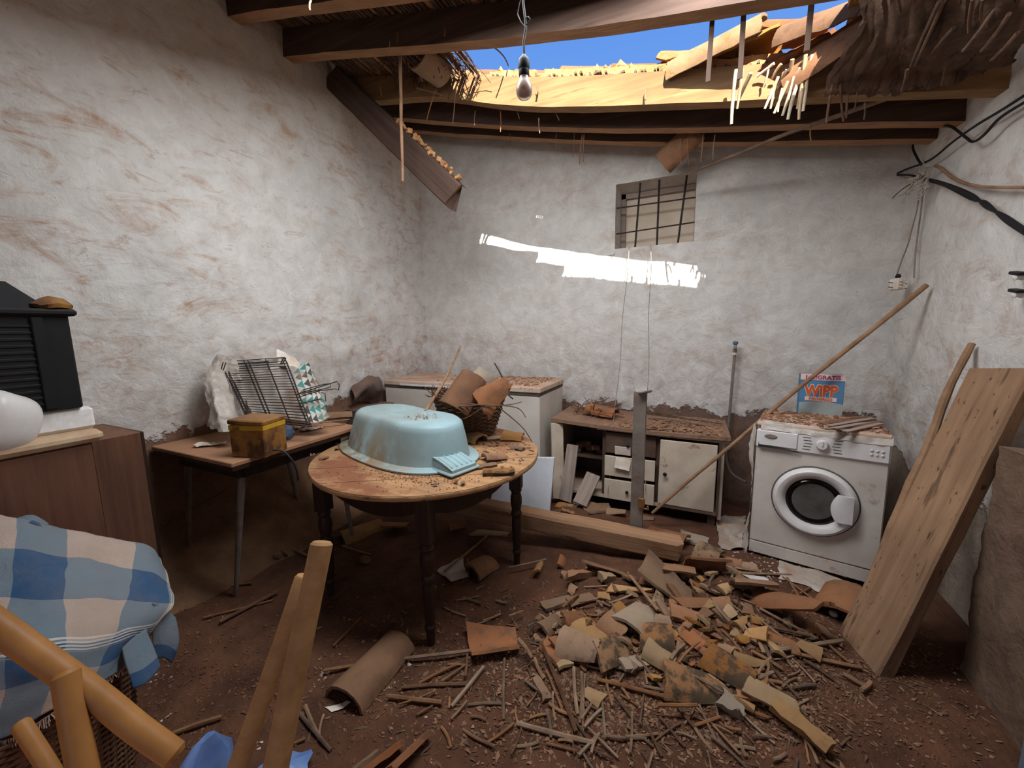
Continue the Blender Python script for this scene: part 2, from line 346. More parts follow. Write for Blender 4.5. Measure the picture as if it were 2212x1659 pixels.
def plaid():
    m = M('plaid_cloth', .95); u, v = m.xyz(m.co((1, 1, 1), 'UV'))[0:2]
    fu = m.math('FRACT', m.math('MULTIPLY', u, 2.1)); fv = m.math('FRACT', m.math('MULTIPLY', v, 2.4))
    bu = m.math('LESS_THAN', fu, .5); bv = m.math('LESS_THAN', fv, .5); s = m.math('MULTIPLY', m.math('ADD', bu, bv), .5)
    blue, mid, cream = lin((24, 82, 124)), lin((116, 134, 146)), lin((196, 172, 156))
    c = m.mix(m.rng(s, 0, .5), blue, mid); c = m.mix(m.rng(s, .5, 1.), c, cream)
    def stripes(f, a, b, k):
        w = m.math('MULTIPLY', m.math('GREATER_THAN', f, a), m.math('LESS_THAN', f, b))
        return m.math('MULTIPLY', w, m.math('GREATER_THAN', m.math('FRACT', m.math('MULTIPLY', f, k)), .5))
    st = m.math('MAXIMUM', stripes(m.math('FRACT', m.math('MULTIPLY', u, 1.05)), .02, .12, 38), stripes(m.math('FRACT', m.math('MULTIPLY', v, 1.2)), .72, .84, 34))
    c = m.mix(m.math('MULTIPLY', st, .8), c, lin((236, 228, 218)))
    c = m.mix(m.rng(m.noise(m.co(), 5, 6, .7), .35, .7, 0, .35), c, lin((150, 124, 104)))
    w1 = m.noise(m.co((1, 1, 1), 'UV'), 320, 2); c = m.mix(m.rng(w1, .35, .65, 0, .3), c, lin((92, 92, 96))); m.bump(m.math('ADD', w1, m.math('MULTIPLY', m.noise(m.co(), 14, 4, .6, 1.), 2.)), .6, .006); return m.col(c)
mPLAID = plaid()
def tri_pat():
    m = M('triangle_print', .5); u, v = m.xyz(m.co((1, 1, 1), 'UV'))[0:2]
    a = m.math('MULTIPLY', u, 4); b = m.math('MULTIPLY', v, 7); fa = m.math('FRACT', a); fb = m.math('FRACT', b)
    t = m.math('GREATER_THAN', fa, m.math('ABSOLUTE', m.math('SUBTRACT', m.math('MULTIPLY', fb, 2), 1)))
    h = m.math('FRACT', m.math('MULTIPLY', m.math('SINE', m.math('ADD', m.math('MULTIPLY', m.math('FLOOR', a), 12.7), m.math('MULTIPLY', m.math('FLOOR', b), 78.2))), 437.5))
    c2 = m.mix(m.math('GREATER_THAN', h, .5), lin((44, 128, 120)), lin((74, 64, 58)))
    c = m.mix(t, lin((188, 186, 178)), c2); return m.col(m.mix(m.rng(m.noise(m.co(), 14, 6, .7), .45, .65, 0, .7), c, lin((140, 118, 100))))
mTRI = tri_pat()
mFOIL = simple('crumpled_film', (196, 186, 176), (150, 136, 124), 7, .28, .0, .5, .01, .3, spots=((176, 132, 100), 4, .58, .6))
# ------------------------------------------------------------------ room shell
XL, XR, YB, YF = -2.85, 1.29, 3.76, -2.2
def rz(x, y=3.): return 3.52-.225*(x+2.8)-.06*sin(pi*min(max((x+2.8)/4.1, 0), 1))**1.3+.036*(x+2.8)*min(max((2.9-y)/.6, 0), 1)     # rafter underside
def wall_noise(p, n, a=.02):
    k = mn.fractal(p*1.3, 1., 2., 3)*a*.9 + mn.fractal(V((p.x*5, p.y*5, p.z*5)), .9, 2., 4)*a*.45
    return p+n*k
WIN = (-.70, -.04, 2.215, 2.77)
MB().grid(lambda u, v: wall_noise(V((XL, YF+(YB+.02-YF)*u, -.15+4.05*v)), V((1, 0, 0))), 150, 100).build('wall_left', mWL, smooth=True, kind='structure')
def backpt(u, v):
    x = XL-.02+(XR-XL+.04)*u; z = -.15+(rz(x)+.22+.15)*v
    # snap the grid to the window opening
    if v > .3:
        pass
    return wall_noise(V((x, YB, z)), V((0, -1, 0)))
def back_wall():
    mb = MB(); xs = [XL-.02+(WIN[0]-XL+.02)*i/60 for i in range(60)]+[WIN[0]+(WIN[1]-WIN[0])*i/20 for i in range(20)]+[WIN[1]+(XR+.02-WIN[1])*i/40 for i in range(41)]
    zs0 = [-.15+(WIN[2]+.15)*i/60 for i in range(60)]+[WIN[2]+(WIN[3]-WIN[2])*i/16 for i in range(16)]
    cols = []
    for x in xs:
        zt = rz(x)+.21; zs = zs0+[WIN[3]+(zt-WIN[3])*i/10 for i in range(11)]
        cols.append([wall_noise(V((x, YB, z)), V((0, -1, 0))) if not (WIN[0]-.01 < x < WIN[1]+.01 and WIN[2]-.01 < z < WIN[3]+.01) else V((x, YB-.004, z)) for z in zs])
    nx, nzv = len(cols), len(cols[0]); mb.v = [p for c in cols for p in c]
    for i in range(nx-1):
        for j in range(nzv-1):
            if 60 <= i < 80 and 60 <= j < 76: continue
            a = i*nzv+j; mb.f.append((a, a+nzv, a+nzv+1, a+1))
    return mb.build('wall_back', mWB, smooth=True, kind='structure')
back_wall()
MB().grid(lambda u, v: wall_noise(V((XR-(.0 if v > .18 else .03*(1-v/.18)), YB+.02+(YF-YB-.02)*u, -.15+(rz(XR)+.2+.15)*v)), V((-1, 0, 0)), .018), 150, 80).build('wall_right', mWR, smooth=True, kind='structure')
fw = MB()
for (a, b, c, d) in ((XL, -1.15, -.15, 3.9), (.3, XR, -.15, 3.2)): fw.box(((a+b)/2, YF-.1, (c+d)/2), (b-a, .2, d-c))
fw.box((-.425, YF-.1, 2.9), (1.45, .2, 1.4)); fw.build('wall_front', mWB, kind='structure')
MB().grid(lambda u, v: V((XL-.1+(XR-XL+.2)*u, YF+(YB-YF+.1)*v, gz(XL-.1+(XR-XL+.2)*u, YF+(YB-YF+.1)*v))), 170, 240).rough(.004, 22).build('floor', mSOIL, smooth=True, kind='structure')
MB().box((0, -1.5, -.35), (30, 30, .1)).build('ground_outside', mSOIL, kind='structure')
# masonry pier and grey door leaf at the right edge, mud bank under the left table
pier = MB().grid(lambda u, v: V((1.31-.20*min(u*2, 1)-.0*v, 2.16-max(0, u-.5)*2*1.9, -.1+1.12*v)), 40, 26).grid(lambda u, v: V((1.11+.2*u, .26+1.9*v, 1.02)), 6, 30)
for q in pier.v: q += .02*mn.noise_vector(q*4)+.008*mn.noise_vector(q*16)
pier.build('trim_1', mPIER, smooth=True, kind='structure')
dl = MB().box((1.07, 1.42, .5), (.035, .62, .98), b=.008).build('door_1', mGREYD, kind='structure')
MB().box((1.048, 1.42, .75), (.012, .5, .3), b=.004).build('door_panel', mGREYD, dl); MB().box((1.048, 1.42, .27), (.012, .5, .42), b=.004).build('door_panel', mGREYD, dl)
MB().grid(lambda u, v: V((XL+.0+.6*u, .6+2.3*v, gz(XL+.6*u, .6+2.3*v)-.03+.40*(1-u)**1.8*max(sin(pi*v), 0)**.8)), 24, 60).rough(.016, 7).rough(.006, 22).build('trim_2', mMUD, smooth=True, kind='structure')
# window
wn = MB()
x0, x1, z0, z1 = WIN; dp = .24
wn.add([(x0, YB-.004, z0), (x1, YB-.004, z0), (x1, YB-.004, z1), (x0, YB-.004, z1), (x0+.02, YB+dp, z0+.02), (x1-.01, YB+dp, z0+.02), (x1-.01, YB+dp, z1-.03), (x0+.02, YB+dp, z1-.03)], [(0, 1, 5, 4), (1, 2, 6, 5), (2, 3, 7, 6), (3, 0, 4, 7)])
win = wn.build('window_1', mWB, kind='structure')
MB().box(((x0+x1)/2, YB+dp+.01, (z0+z1)/2), (x1-x0, .02, z1-z0)).build('shutter', simple('shutter_board', (214, 196, 176), (192, 172, 150), 4, .8), win)
fr = MB()
for a, b, c, d in ((x0+.02, x1-.01, z1-.075, z1-.03), (x0+.02, x0+.06, z0, z1)): fr.box(((a+b)/2, YB+dp-.02, (c+d)/2), (b-a, .04, d-c))
fr.build('window_frame', mGREYW, win)
for px0, px1 in ((1383, 1372), (1424, 1419), (1483, 1464)):
    a = at_y(px0, 402, YB+.04); b = at_y(px1, 528, YB+.04); MB().tube([V((a.x, YB+.04, z1)), V((b.x, YB+.04, z0))], .0085, 8).build('window_bar', mIRON, win)
for (a, b) in (((1340, 449), (1505, 426)), ((1338, 505), (1500, 480))):
    p, q = at_y(*a, YB+.055), at_y(*b, YB+.055); p.x = x0; q.x = x1; MB().tube([p, q], .006, 6).build('window_bar', mIRON, win)
MB().grid(lambda u, v: wall_noise(V((x0-.055+.06*u, YB-.012, z0-.05+(z1-z0+.1)*v)), V((0, -1, 0)), .01), 4, 20).build('window_plaster_edge', mWB, win, smooth=True)
MB().grid(lambda u, v: wall_noise(V((x0-.055+(x1-x0+.06)*u, YB-.012, z1-.004+.05*v)), V((0, -1, 0)), .01), 20, 4).build('window_plaster_edge', mWB, win, smooth=True)
# ------------------------------------------------------------------ roof: slab over canes over rafters, with the collapsed hole
def hole(x, y):
    k = .05*nz(x, y, 3, 7, 3)
    xl = -1.50-.35*(y-2.3)/.6 if y > 2.3 else -1.5
    y0 = 2.205 if x > -.62 else (2.32 if x > -.95 else 2.44)
    if xl+k < x < .60+k*1.5+max(0, (y-2.5))*.25 and y0+k*.4 < y < 2.89+k*.6: return True
    return -.66 < x < -.30 and 3.27 < y < 3.36+k
def slab(name, mat, inside, cell, zb, th, amp, **kw):
    mb = MB(); nx = int((XR-XL+.5)/cell); ny = int((YB-YF+.4)/cell); X0, Y0 = XL-.2, YF-.2; idx = {}
    def vid(i, j, t):
        if (i, j, t) not in idx:
            x, y = X0+i*cell, Y0+j*cell; p = V((x, y, rz(x, y)+zb+(th if t else 0))); p += amp*mn.noise_vector(p*9)
            idx[i, j, t] = len(mb.v); mb.v.append(p)
        return idx[i, j, t]
    keep = lambda i, j: 0 <= i < nx and 0 <= j < ny and inside(X0+(i+.5)*cell, Y0+(j+.5)*cell)
    for i in range(nx):
        for j in range(ny):
            if not keep(i, j): continue
            mb.f += [(vid(i, j, 1), vid(i+1, j, 1), vid(i+1, j+1, 1), vid(i, j+1, 1)), (vid(i, j, 0), vid(i, j+1, 0), vid(i+1, j+1, 0), vid(i+1, j, 0))]
            for di, dj, a, b in ((-1, 0, (i, j+1), (i, j)), (1, 0, (i+1, j), (i+1, j+1)), (0, -1, (i, j), (i+1, j)), (0, 1, (i+1, j+1), (i, j+1))):
                if not keep(i+di, j+dj): mb.f.append((vid(*a, 0), vid(*b, 0), vid(*b, 1), vid(*a, 1)))
    return mb.build(name, mat, **kw)
roof = slab('ceiling', mMORT, lambda x, y: not hole(x, y), .04, .205, .05, .010, kind='structure')
RAFT = [(-.35, .15), (.3, .15), (.92, .16), (1.56, .165), (1.90, .17), (2.29, .185), (2.915, .19), (3.24, .185), (3.50, .18)]
for k, (y, h) in enumerate(RAFT):
    ends = [V((x, y-.045, rz(x)+h/2)) for x in (XL-.03, -1.8, -.7, .4, XR+.05)]
    mb = MB(); R = []
    for i in range(41):
        x = XL-.03+(XR-XL+.08)*i/40; z = rz(x, y)+.185-h; sg = .012*nz(x, y, k, .8, 2)+(.06*math.exp(-((x+1.95)/.45)**2) if k == 6 else 0)
        for (a, c) in ((0, 0), (0, h), (-.085, h), (-.085, 0)):
            w = mn.noise_vector(V((x*4, a*20+k, c*20)))*.004; mb.v.append(V((x, y+a+w.y, z+sg+c+w.z)))
    for i in range(40):
        for j in range(4): mb.f.append((i*4+j, i*4+(j+1) % 4, (i+1)*4+(j+1) % 4, (i+1)*4+j))
    mb.f += [(3, 2, 1, 0), (160, 161, 162, 163)]
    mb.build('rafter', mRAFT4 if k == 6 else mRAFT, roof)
rg = random.Random(3)
def cane_run(x, ya, yb, n, r, dz=0, dx=0., name='cane', mat=None, sag=0.):
    pts = []
    for i in range(n+1):
        y = ya+(yb-ya)*i/n; t = i/n; pts.append(V((x+dx*t+.006*nz(x, y, 1, 6, 2), y, rz(x+dx*t, y)+.195+dz+.004*nz(x, y, 5, 8, 2)-sag*t*t)))
    return pts
cnt = 0
x = XL+.02
while x < XR-.02:                      # canes seen between the first rafters and the hole
    r = rg.uniform(.006, .010)
    ya = 1.50 if x < .3 else 1.2
    yb = 2.27+rg.uniform(-.03, .02)
    if -1.55 <= x < -.95: yb = 2.44+rg.uniform(-.04, .03)
    if x < -1.55: yb = 2.86+rg.uniform(-.16, .12)
    if x > .66: yb = 2.9+rg.uniform(-.2, .1)
    MB().tube(cane_run(x, ya, yb, 5, r, dx=rg.uniform(-.04, .04)), r, 6).build('cane', mCANED, roof); cnt += 1
    x += r*1.9+rg.uniform(0, .012)
st = MB()
x = XL
while x < XR:                          # the rest of the mat: behind the hole and over the camera
    r = rg.uniform(.007, .010); st.tube(cane_run(x, 2.87+rg.uniform(-.04, .03), 3.8, 3, r, dz=.004), r, 5); st.tube(cane_run(x, YF, 1.48, 4, r), r, 5); x += .019
st.build('cane_mat', mCANED, roof, kind='stuff')
# loose canes and straw hanging from the torn edges (they stay tied into the mat)
def hang(px0, py0, px1, py1, y0, y1, r0, r1=None, mat=None, name='hanging_cane', bend=.01, n=7):
    pts, rs = pole(at_y(px0, py0, y0), at_y(px1, py1, y1), r0*(1. if mat is mCANEW else .7), (r1 or r0*.8)*(1. if mat is mCANEW else .7), seg=6, knots=.08, bend=bend*.4, seed=px0, wob=.001)
    return MB().tube(pts, rs, n).build(name, mat or mCANE, roof, smooth=True)
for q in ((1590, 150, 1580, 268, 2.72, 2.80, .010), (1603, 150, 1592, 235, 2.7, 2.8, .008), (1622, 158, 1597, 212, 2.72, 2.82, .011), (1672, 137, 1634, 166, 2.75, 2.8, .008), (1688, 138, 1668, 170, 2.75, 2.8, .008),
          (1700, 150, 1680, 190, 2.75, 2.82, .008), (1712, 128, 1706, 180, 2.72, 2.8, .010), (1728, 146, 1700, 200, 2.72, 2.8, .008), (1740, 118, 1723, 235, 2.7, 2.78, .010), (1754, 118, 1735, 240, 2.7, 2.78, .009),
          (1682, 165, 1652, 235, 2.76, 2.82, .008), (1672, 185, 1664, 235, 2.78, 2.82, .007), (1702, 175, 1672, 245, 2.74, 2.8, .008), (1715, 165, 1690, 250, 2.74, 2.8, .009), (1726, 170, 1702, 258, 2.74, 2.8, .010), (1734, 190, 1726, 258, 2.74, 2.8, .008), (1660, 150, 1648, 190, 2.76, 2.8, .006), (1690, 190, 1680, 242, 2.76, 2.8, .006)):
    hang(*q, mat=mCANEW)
for q in ((1800, 170, 1785, 265, 2.7, 2.8, .010), (1815, 165, 1822, 262, 2.7, 2.8, .009), (1838, 150, 1828, 255, 2.7, 2.8, .009), (1850, 190, 1846, 235, 2.75, 2.8, .006), (1868, 222, 1866, 258, 2.75, 2.8, .006), (1830, 170, 1806, 200, 2.7, 2.75, .008),
          (2032, 0, 1968, 142, 2.0, 2.5, .012), (2040, 0, 1975, 142, 2.0, 2.5, .010), (2085, -20, 2030, 100, 2.0, 2.42, .010), (2100, 0, 2092, 70, 1.9, 2.05, .006), (2122, 0, 2118, 42, 1.9, 2.0, .006), (1960, 150, 1948, 195, 2.5, 2.6, .011), (2045, 140, 2034, 185, 2.5, 2.6, .009), (2165, 100, 2146, 130, 2.4, 2.5, .007),
          (1925, 20, 1918, 80, 2.2, 2.4, .005), (1905, 10, 1900, 60, 2.2, 2.4, .006), (1965, 10, 1940, 90, 2.15, 2.4, .008), (1990, 20, 1950, 110, 2.15, 2.45, .008), (2060, 60, 2010, 120, 2.1, 2.4, .009), (2150, 20, 2080, 110, 1.9, 2.2, .008), (2180, 30, 2120, 110, 1.9, 2.2, .009), (2200, 70, 2140, 130, 1.9, 2.3, .008)):
    hang(*q, mat=mCANED)
for q in ((942, 192, 920, 266, 2.75, 2.8, .007), (985, 186, 978, 266, 2.75, 2.8, .006), (1027, 240, 1025, 272, 2.95, 2.95, .005), (1081, 240, 1081, 285, 2.95, 2.95, .006), (1164, 255, 1166, 288, 2.95, 2.95, .006), (1118, 240, 1122, 256, 2.95, 2.95, .004), (1198, 238, 1208, 260, 2.95, 2.95, .004),
          (1258, 290, 1252, 355, 3.3, 3.32, .007), (1262, 290, 1260, 350, 3.3, 3.32, .006), (1240, 285, 1238, 340, 3.3, 3.3, .004), (1102, 290, 1101, 312, 3.3, 3.3, .004), (1202, 285, 1200, 318, 3.3, 3.3, .004), (1520, 285, 1514, 350, 3.3, 3.3, .008), (1545, 290, 1540, 345, 3.3, 3.3, .006), (1485, 300, 1488, 358, 3.3, 3.3, .005), (1470, 300, 1470, 352, 3.3, 3.3, .004), (1752, 268, 1752, 305, 2.95, 2.95, .006),
          (672, 0, 670, 22, 1.5, 1.5, .006), (842, 90, 842, 118, 2.1, 2.1, .004), (858, 70, 856, 92, 2.1, 2.1, .005), (960, 60, 960, 78, 2.1, 2.1, .004), (1160, 185, 1158, 205, 2.8, 2.8, .012), (1396, 190, 1394, 216, 2.8, 2.8, .01), (820, 180, 824, 205, 2.6, 2.6, .006), (900, 190, 955, 205, 2.7, 2.72, .009), (905, 140, 912, 175, 2.5, 2.7, .012)):
    hang(*q, mat=mCANE)
stw = MB()                             # frayed straw at the torn left and right edges
for k in range(300):
    if k < 230: x = rg.uniform(-2.3, -1.5); y = rg.uniform(2.5, 2.95)
    else: x = rg.uniform(.6, 1.2); y = rg.uniform(2.35, 2.95)
    p = V((x, y, rz(x, y)+.19)); d = V((rg.uniform(-.5, .5), rg.uniform(-.4, .6), rg.uniform(-.45, .05))).normalized()*rg.uniform(.05, .16)
    stw.tube([p, p+d*.6+V((0, 0, -.01)), p+d+V((0, 0, -.03))], rg.uniform(.0015, .004), 4)
stw.build('straw', mCANED, roof, kind='stuff')
# ---- barrel tiles
def barrel(L, w0, w1, a0=0., a1=1., l0=0., l1=1., t=.014, nu=8, nv=8, jag=0., seed=0, q=None, skew=0.):
    """curved clay tile; u runs across the arch, v along it; q = four (u,v) corners cuts a fragment"""
    rg_ = random.Random(seed)
    q = q or ((0, 0), (1, 0), (1, 1), (0, 1))
    ph = rg_.uniform(0, 50)
    def fn(u, v):
        uu = (q[0][0]*(1-u)+q[1][0]*u)*(1-v)+(q[3][0]*(1-u)+q[2][0]*u)*v
        vv = (q[0][1]*(1-u)+q[1][1]*u)*(1-v)+(q[3][1]*(1-u)+q[2][1]*u)*v
        if jag:
            e = min(u, 1-u, v, 1-v)
            if e < .02: uu += jag*nz(u*6+ph, v*6, 0, 1, 3); vv += jag*nz(v*6, u*6+ph, 0, 1, 3)
        ang = pi*(a0+(a1-a0)*uu); w = (w0+(w1-w0)*vv)/2; z = .75*w*sin(ang)
        return V((L*(vv-.5), -w*cos(ang), z+.004*nz(uu*3+ph, vv*3, 0, 1, 2)))
    return MB().shell(fn, nu, nv, t)
def place_mb(mb, mtx):
    mb.v = [mtx@p for p in mb.v]; return mb
def face(p, xdir, zdir): # matrix with local x along xdir, z near zdir
    x_ = V(xdir).normalized(); z_ = V(zdir); z_ = (z_-x_*z_.dot(x_)).normalized(); y_ = z_.cross(x_)
    return Matrix.Translation(V(p)) @ Matrix((x_, y_, z_)).transposed().to_4x4()
sl = V((1, 0, -.235)).normalized()
for row, y in enumerate((3.03, 3.26, 3.5, 3.72)):   # courses behind the hole, running down the slope
    x = -2.9+.1*row
    while x < 1.3:
        z = rz(x)+.245; barr = barrel(.46, .20, .16, t=.014, seed=int(x*50+row), nv=4); place_mb(barr, face((x, y+rg.uniform(-.015, .015), z+rg.uniform(-.01, .012)), sl+V((0, rg.uniform(-.03, .03), rg.uniform(-.015, .015))), (0, 0, 1))).build('roof_tile', mTILE, roof, smooth=True); x += .36
for (p, xd, zd, L, w, a) in ((at_y(1545, 120, 2.80), at_y(1635, 72, 2.72)-at_y(1455, 165, 2.88), (0, -.75, .7), .50, .2, (.1, .9)), (at_y(1600, 128, 2.9), at_y(1690, 90, 2.85)-at_y(1600, 130, 2.9), (0, .3, 1), .4, .19, (0, 1)),
                             (at_y(1790, 62, 2.72), at_y(1850, 40, 2.66)-at_y(1725, 85, 2.78), (0, -.6, .8), .44, .2, (.05, .95)), (at_y(1700, 105, 2.85), at_y(1745, 90, 2.8)-at_y(1650, 140, 2.88), (0, .5, -.8), .4, .2, (.1, .9)),
                             (at_y(1800, 125, 2.74), at_y(1855, 80, 2.68)-at_y(1750, 150, 2.8), (0, -.8, .3), .40, .22, (.2, .8)), (at_y(1500, 148, 3.0), sl, (0, 0, 1), .45, .2, (0, 1)), (at_y(1690, 85, 3.02), sl, (0, 0, 1), .45, .2, (0, 1))):
    place_mb(barrel(L, w, w*.85, *a, nv=8, jag=.05, seed=int(p.x*99)), face(p, xd, zd)).build('broken_roof_tile', mTILEY if p.x < .2 else mTILE, roof, smooth=True)
# matted straw and canes sagging at the right of the hole
SM = [[at_y(*q) for q in r] for r in (((1866, -30, 2.15), (1980, -40, 2.0), (2120, -50, 1.9), (2290, -40, 1.75)), ((1862, 60, 2.42), (1970, 70, 2.36), (2090, 60, 2.26), (2240, 40, 2.1)), ((1800, 150, 2.68), (1930, 140, 2.70), (2060, 125, 2.66), (2205, 95, 2.56)), ((1780, 200, 2.75), (1915, 198, 2.80), (2050, 168, 2.78), (2180, 125, 2.72)))]
def smf(u, v):
    p = catmull(SM, u, v); k = nz(u*26, v*2.2, 4, 1, 4); return p+V((0, -.3, -1))*(.016*k+.018*nz(u*5, v*4, 9, 1, 3)+(.03*nz(u*14, 1, 2, 1, 3) if v > .99 else 0))
smo = MB().shell(smf, 70, 26, .03).build('sagging_mat', mMATB, roof, smooth=True)
rg2 = random.Random(12)
for k in range(64):
    u = rg2.random(); v0 = rg2.uniform(0, .6); v1 = min(1.0, v0+rg2.uniform(.2, .5)); o_ = rg2.uniform(.004, .014); du = rg2.uniform(-.03, .03)
    MB().tube([smf(min(max(u+du*t/4, 0), 1), v0+(v1-v0)*t/4)+V((0, -.3, -1))*o_ for t in range(5)], rg2.uniform(.004, .008), 6).build('cane', mCANE if k % 4 == 0 else mCANED, roof, smooth=True)
place_mb(barrel(.24, .20, .19, 0, 1, nv=6, seed=9), face(at_y(930, 140, 2.62), (.25, .95, -.1), (.1, 0, -1))).build('broken_roof_tile', mTILEP, roof, smooth=True)
lm = MB()                              # crumbling earth mortar under the torn tiles
for k in range(130):
    x = rg.triangular(-1.75, .4, -.7); y = rg.uniform(2.91, 2.98); s_ = rg.uniform(.012, .045); p = V((x, y, rz(x)+.20+rg.uniform(0, .085)))
    vs = [p+V(d)*s_*rg.uniform(.7, 1.3) for d in ((1, 0, 0), (-1, 0, 0), (0, 1, 0), (0, -1, 0), (0, 0, 1), (0, 0, -1))]
    lm.add(vs, [(0, 2, 4), (2, 1, 4), (1, 3, 4), (3, 0, 4), (2, 0, 5), (1, 2, 5), (3, 1, 5), (0, 3, 5)])
lm.build('mortar_crumbs', mMORT, roof, kind='stuff')
# ================================================================== THINGS
def rx(a): return Matrix.Rotation(a, 3, 'X')
def ry(a): return Matrix.Rotation(a, 3, 'Y')
def rzm(a): return Matrix.Rotation(a, 3, 'Z')
# ---- fallen timber on the floor
tz = .252
plank('fallen_timber', (-1.78, 2.36, tz-.055), (-.02, 2.405, tz-.075), .125, .125, mBEAM, jag=.02, worn=.006, seed=2, label='squared timber roof beam lying across the rubble behind the round table', cat='beam')
# ---- broken rafter hanging on the left wall
a = V((-2.83, 2.62, 3.60)); b = at_y(985, 425, 2.62)
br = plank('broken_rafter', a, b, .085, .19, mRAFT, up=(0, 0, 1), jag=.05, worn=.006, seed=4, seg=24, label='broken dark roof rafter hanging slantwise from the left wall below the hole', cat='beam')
cm = MB()
for k in range(46):
    t = rg.uniform(.52, .98); p = a.lerp(b, t)+V((.05, rg.uniform(-.04, .04), .105+rg.uniform(-.01, .015))); cm.box(p, (rg.uniform(.01, .035),)*3, Euler((rg.random()*3, rg.random()*3, 0)).to_matrix())
cm.build('earth_crumbs', mMORT, br, kind='stuff')
# ---- long thin sticks
def stick(name, label, p0, p1, r0, r1, mat, cat='stick', group=None, bend=.02, seed=1, knots=.1, wob=.008, seg=14, n=9, **k):
    pts, rs = pole(p0, p1, r0, r1, seg=seg, knots=knots, bend=bend, seed=seed, wob=wob)
    return MB().tube(pts, rs, n).build(name, mat, origin=p0, smooth=True, label=label, cat=cat, group=group, **k)
stick('leaning_stick', 'long thin brown stick leaning across the cabinet front up to the right wall', at_y(1408, 1108, 2.84), at_x(2002, 616, 1.262), .010, .015, mSTICK, seed=3, bend=.02)
hs0 = V((-1.89, 2.35, rz(-1.89, 2.35)+.2))
stick('hanging_stick', 'brown stick hanging straight down from the ceiling beside the broken rafter', hs0, at_y(870, 392, 2.35), .012, .009, mSTICK, seed=6, bend=.006)
stick('slanting_cane_pole', 'long grey cane slanting down from the torn roof edge above the window', at_y(1478, 380, 3.42), at_y(1960, 195, 2.88), .007, .014, mCANED, cat='cane', seed=8, bend=.012)
for i, (a_, b_, t) in enumerate((((1540, 40), (1529, 176), 'leftmost dark lath hanging under the rafter against the blue sky'), ((1606, 30), (1598, 170), 'middle dark lath hanging in front of the sunlit tiles'), ((1754, 10), (1742, 112), 'rightmost dark lath hanging in front of the sky'))):
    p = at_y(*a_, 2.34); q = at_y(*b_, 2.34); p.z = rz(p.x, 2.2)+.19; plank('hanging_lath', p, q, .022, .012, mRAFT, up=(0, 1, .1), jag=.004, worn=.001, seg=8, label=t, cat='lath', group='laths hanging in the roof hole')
stick('wire_stub', 'thin dark wire crossing the sky left of the light bulb', at_y(1062, 98, 2.6), at_y(1098, 142, 2.9), .005, .004, mIRON, cat='wire', knots=0, wob=0)
place_mb(barrel(.30, .17, .15, nv=6, seed=31), face(at_y(1470, 318, 3.42), at_y(1510, 275, 3.36)-at_y(1432, 352, 3.45), (.3, -1, .3))).build('hanging_roof_tile', mTILE, origin=at_y(1470, 318, 3.42), smooth=True, label='single clay tile slipping out between the back rafters above the window', cat='roof tile')
# ---- light bulb
bp = at_y(1132, 165, 1.5)
lb = thing('pendant_bulb', 'bare dusty light bulb hanging on a black cord from the roof', 'light bulb', bp)
s_ = (at_y(1132, 215, 1.5)-at_y(1132, 165, 1.5)).length
MB().lathe([(0.001, -s_), (.012, -s_*.985), (.021, -s_*.93), (.0285, -s_*.8), (.031, -s_*.64), (.029, -s_*.46), (.023, -s_*.26), (.017, -s_*.1), (.0165, .0)], 24, bp, cap=False).build('bulb_glass', mBULB, lb, smooth=True)
MB().tube([bp+V((-.004, 0, -.0)), bp+V((-.006, 0, -s_*.45))], .002, 5).tube([bp+V((.004, 0, 0)), bp+V((.006, 0, -s_*.45))], .002, 5).tube([bp+V((-.006, 0, -s_*.45)), bp+V((0, .004, -s_*.52)), bp+V((.006, 0, -s_*.45))], .001, 4).build('filament', mIRON, lb)
sk = .075
MB().lathe([(.0165, -.002), (.020, .004), (.020, .02), (.0185, .022), (.021, .026), (.0215, .05), (.018, .06), (.009, .070), (.006, sk)], 20, bp).build('lamp_socket', mBLACK, lb, smooth=True)
c0 = at_y(1133, 118, 1.5); top = V((c0.x-.02, 1.5, rz(c0.x, 1.5)+.19)); mid = at_y(1136, 60, 1.5)
MB().tube([bp+V((0, 0, sk)), c0, at_y(1131, 90, 1.5), mid, at_y(1134, 38, 1.5), at_y(1130, 5, 1.5), top], .0045, 7).build('cord', mWIRE, lb, smooth=True)
MB().tube([at_y(*q, 1.5) for q in ((1134, 40), (1141, 36), (1146, 42), (1134, 58), (1124, 46), (1118, 30), (1122, 10), (1128, -10))], .0022, 5).build('cord_loop', mIRON, lb, smooth=True)
# ---- chest freezer
fz = thing('chest_freezer', 'dusty white chest freezer standing in the back left corner', 'freezer', (-1.95, 3.3, 0))
fx0, fx1, fy0, fy1, fzt = -2.76, -1.125, 2.93, 3.56, 1.03
MB().box(((fx0+fx1)/2, (fy0+fy1)/2, .51), (fx1-fx0, fy1-fy0, .90), b=.012).build('freezer_body', mENAM, fz)
MB().box(((fx0+fx1)/2, (fy0+fy1)/2, .965), (fx1-fx0+.004, fy1-fy0+.004, .016)).build('seal', mGASK, fz)
ld = MB().box(((fx0+fx1)/2, (fy0+fy1)/2, 1.003), (fx1-fx0+.02, fy1-fy0+.02, .06), b=.014).build('lid', mLID, fz)
MB().box(((fx0+fx1)/2-.3, fy0-.013, .99), (.62, .008, .018), b=.003).build('lid_handle', mPLAST, ld)
for x_ in (fx0+.06, fx1-.06):
    for y_ in (fy0+.06, fy1-.06): MB().lathe([(.03, -.02), (.03, .05), (.02, .06)], 12, (x_, y_, 0)).build('foot', mGASK, fz)
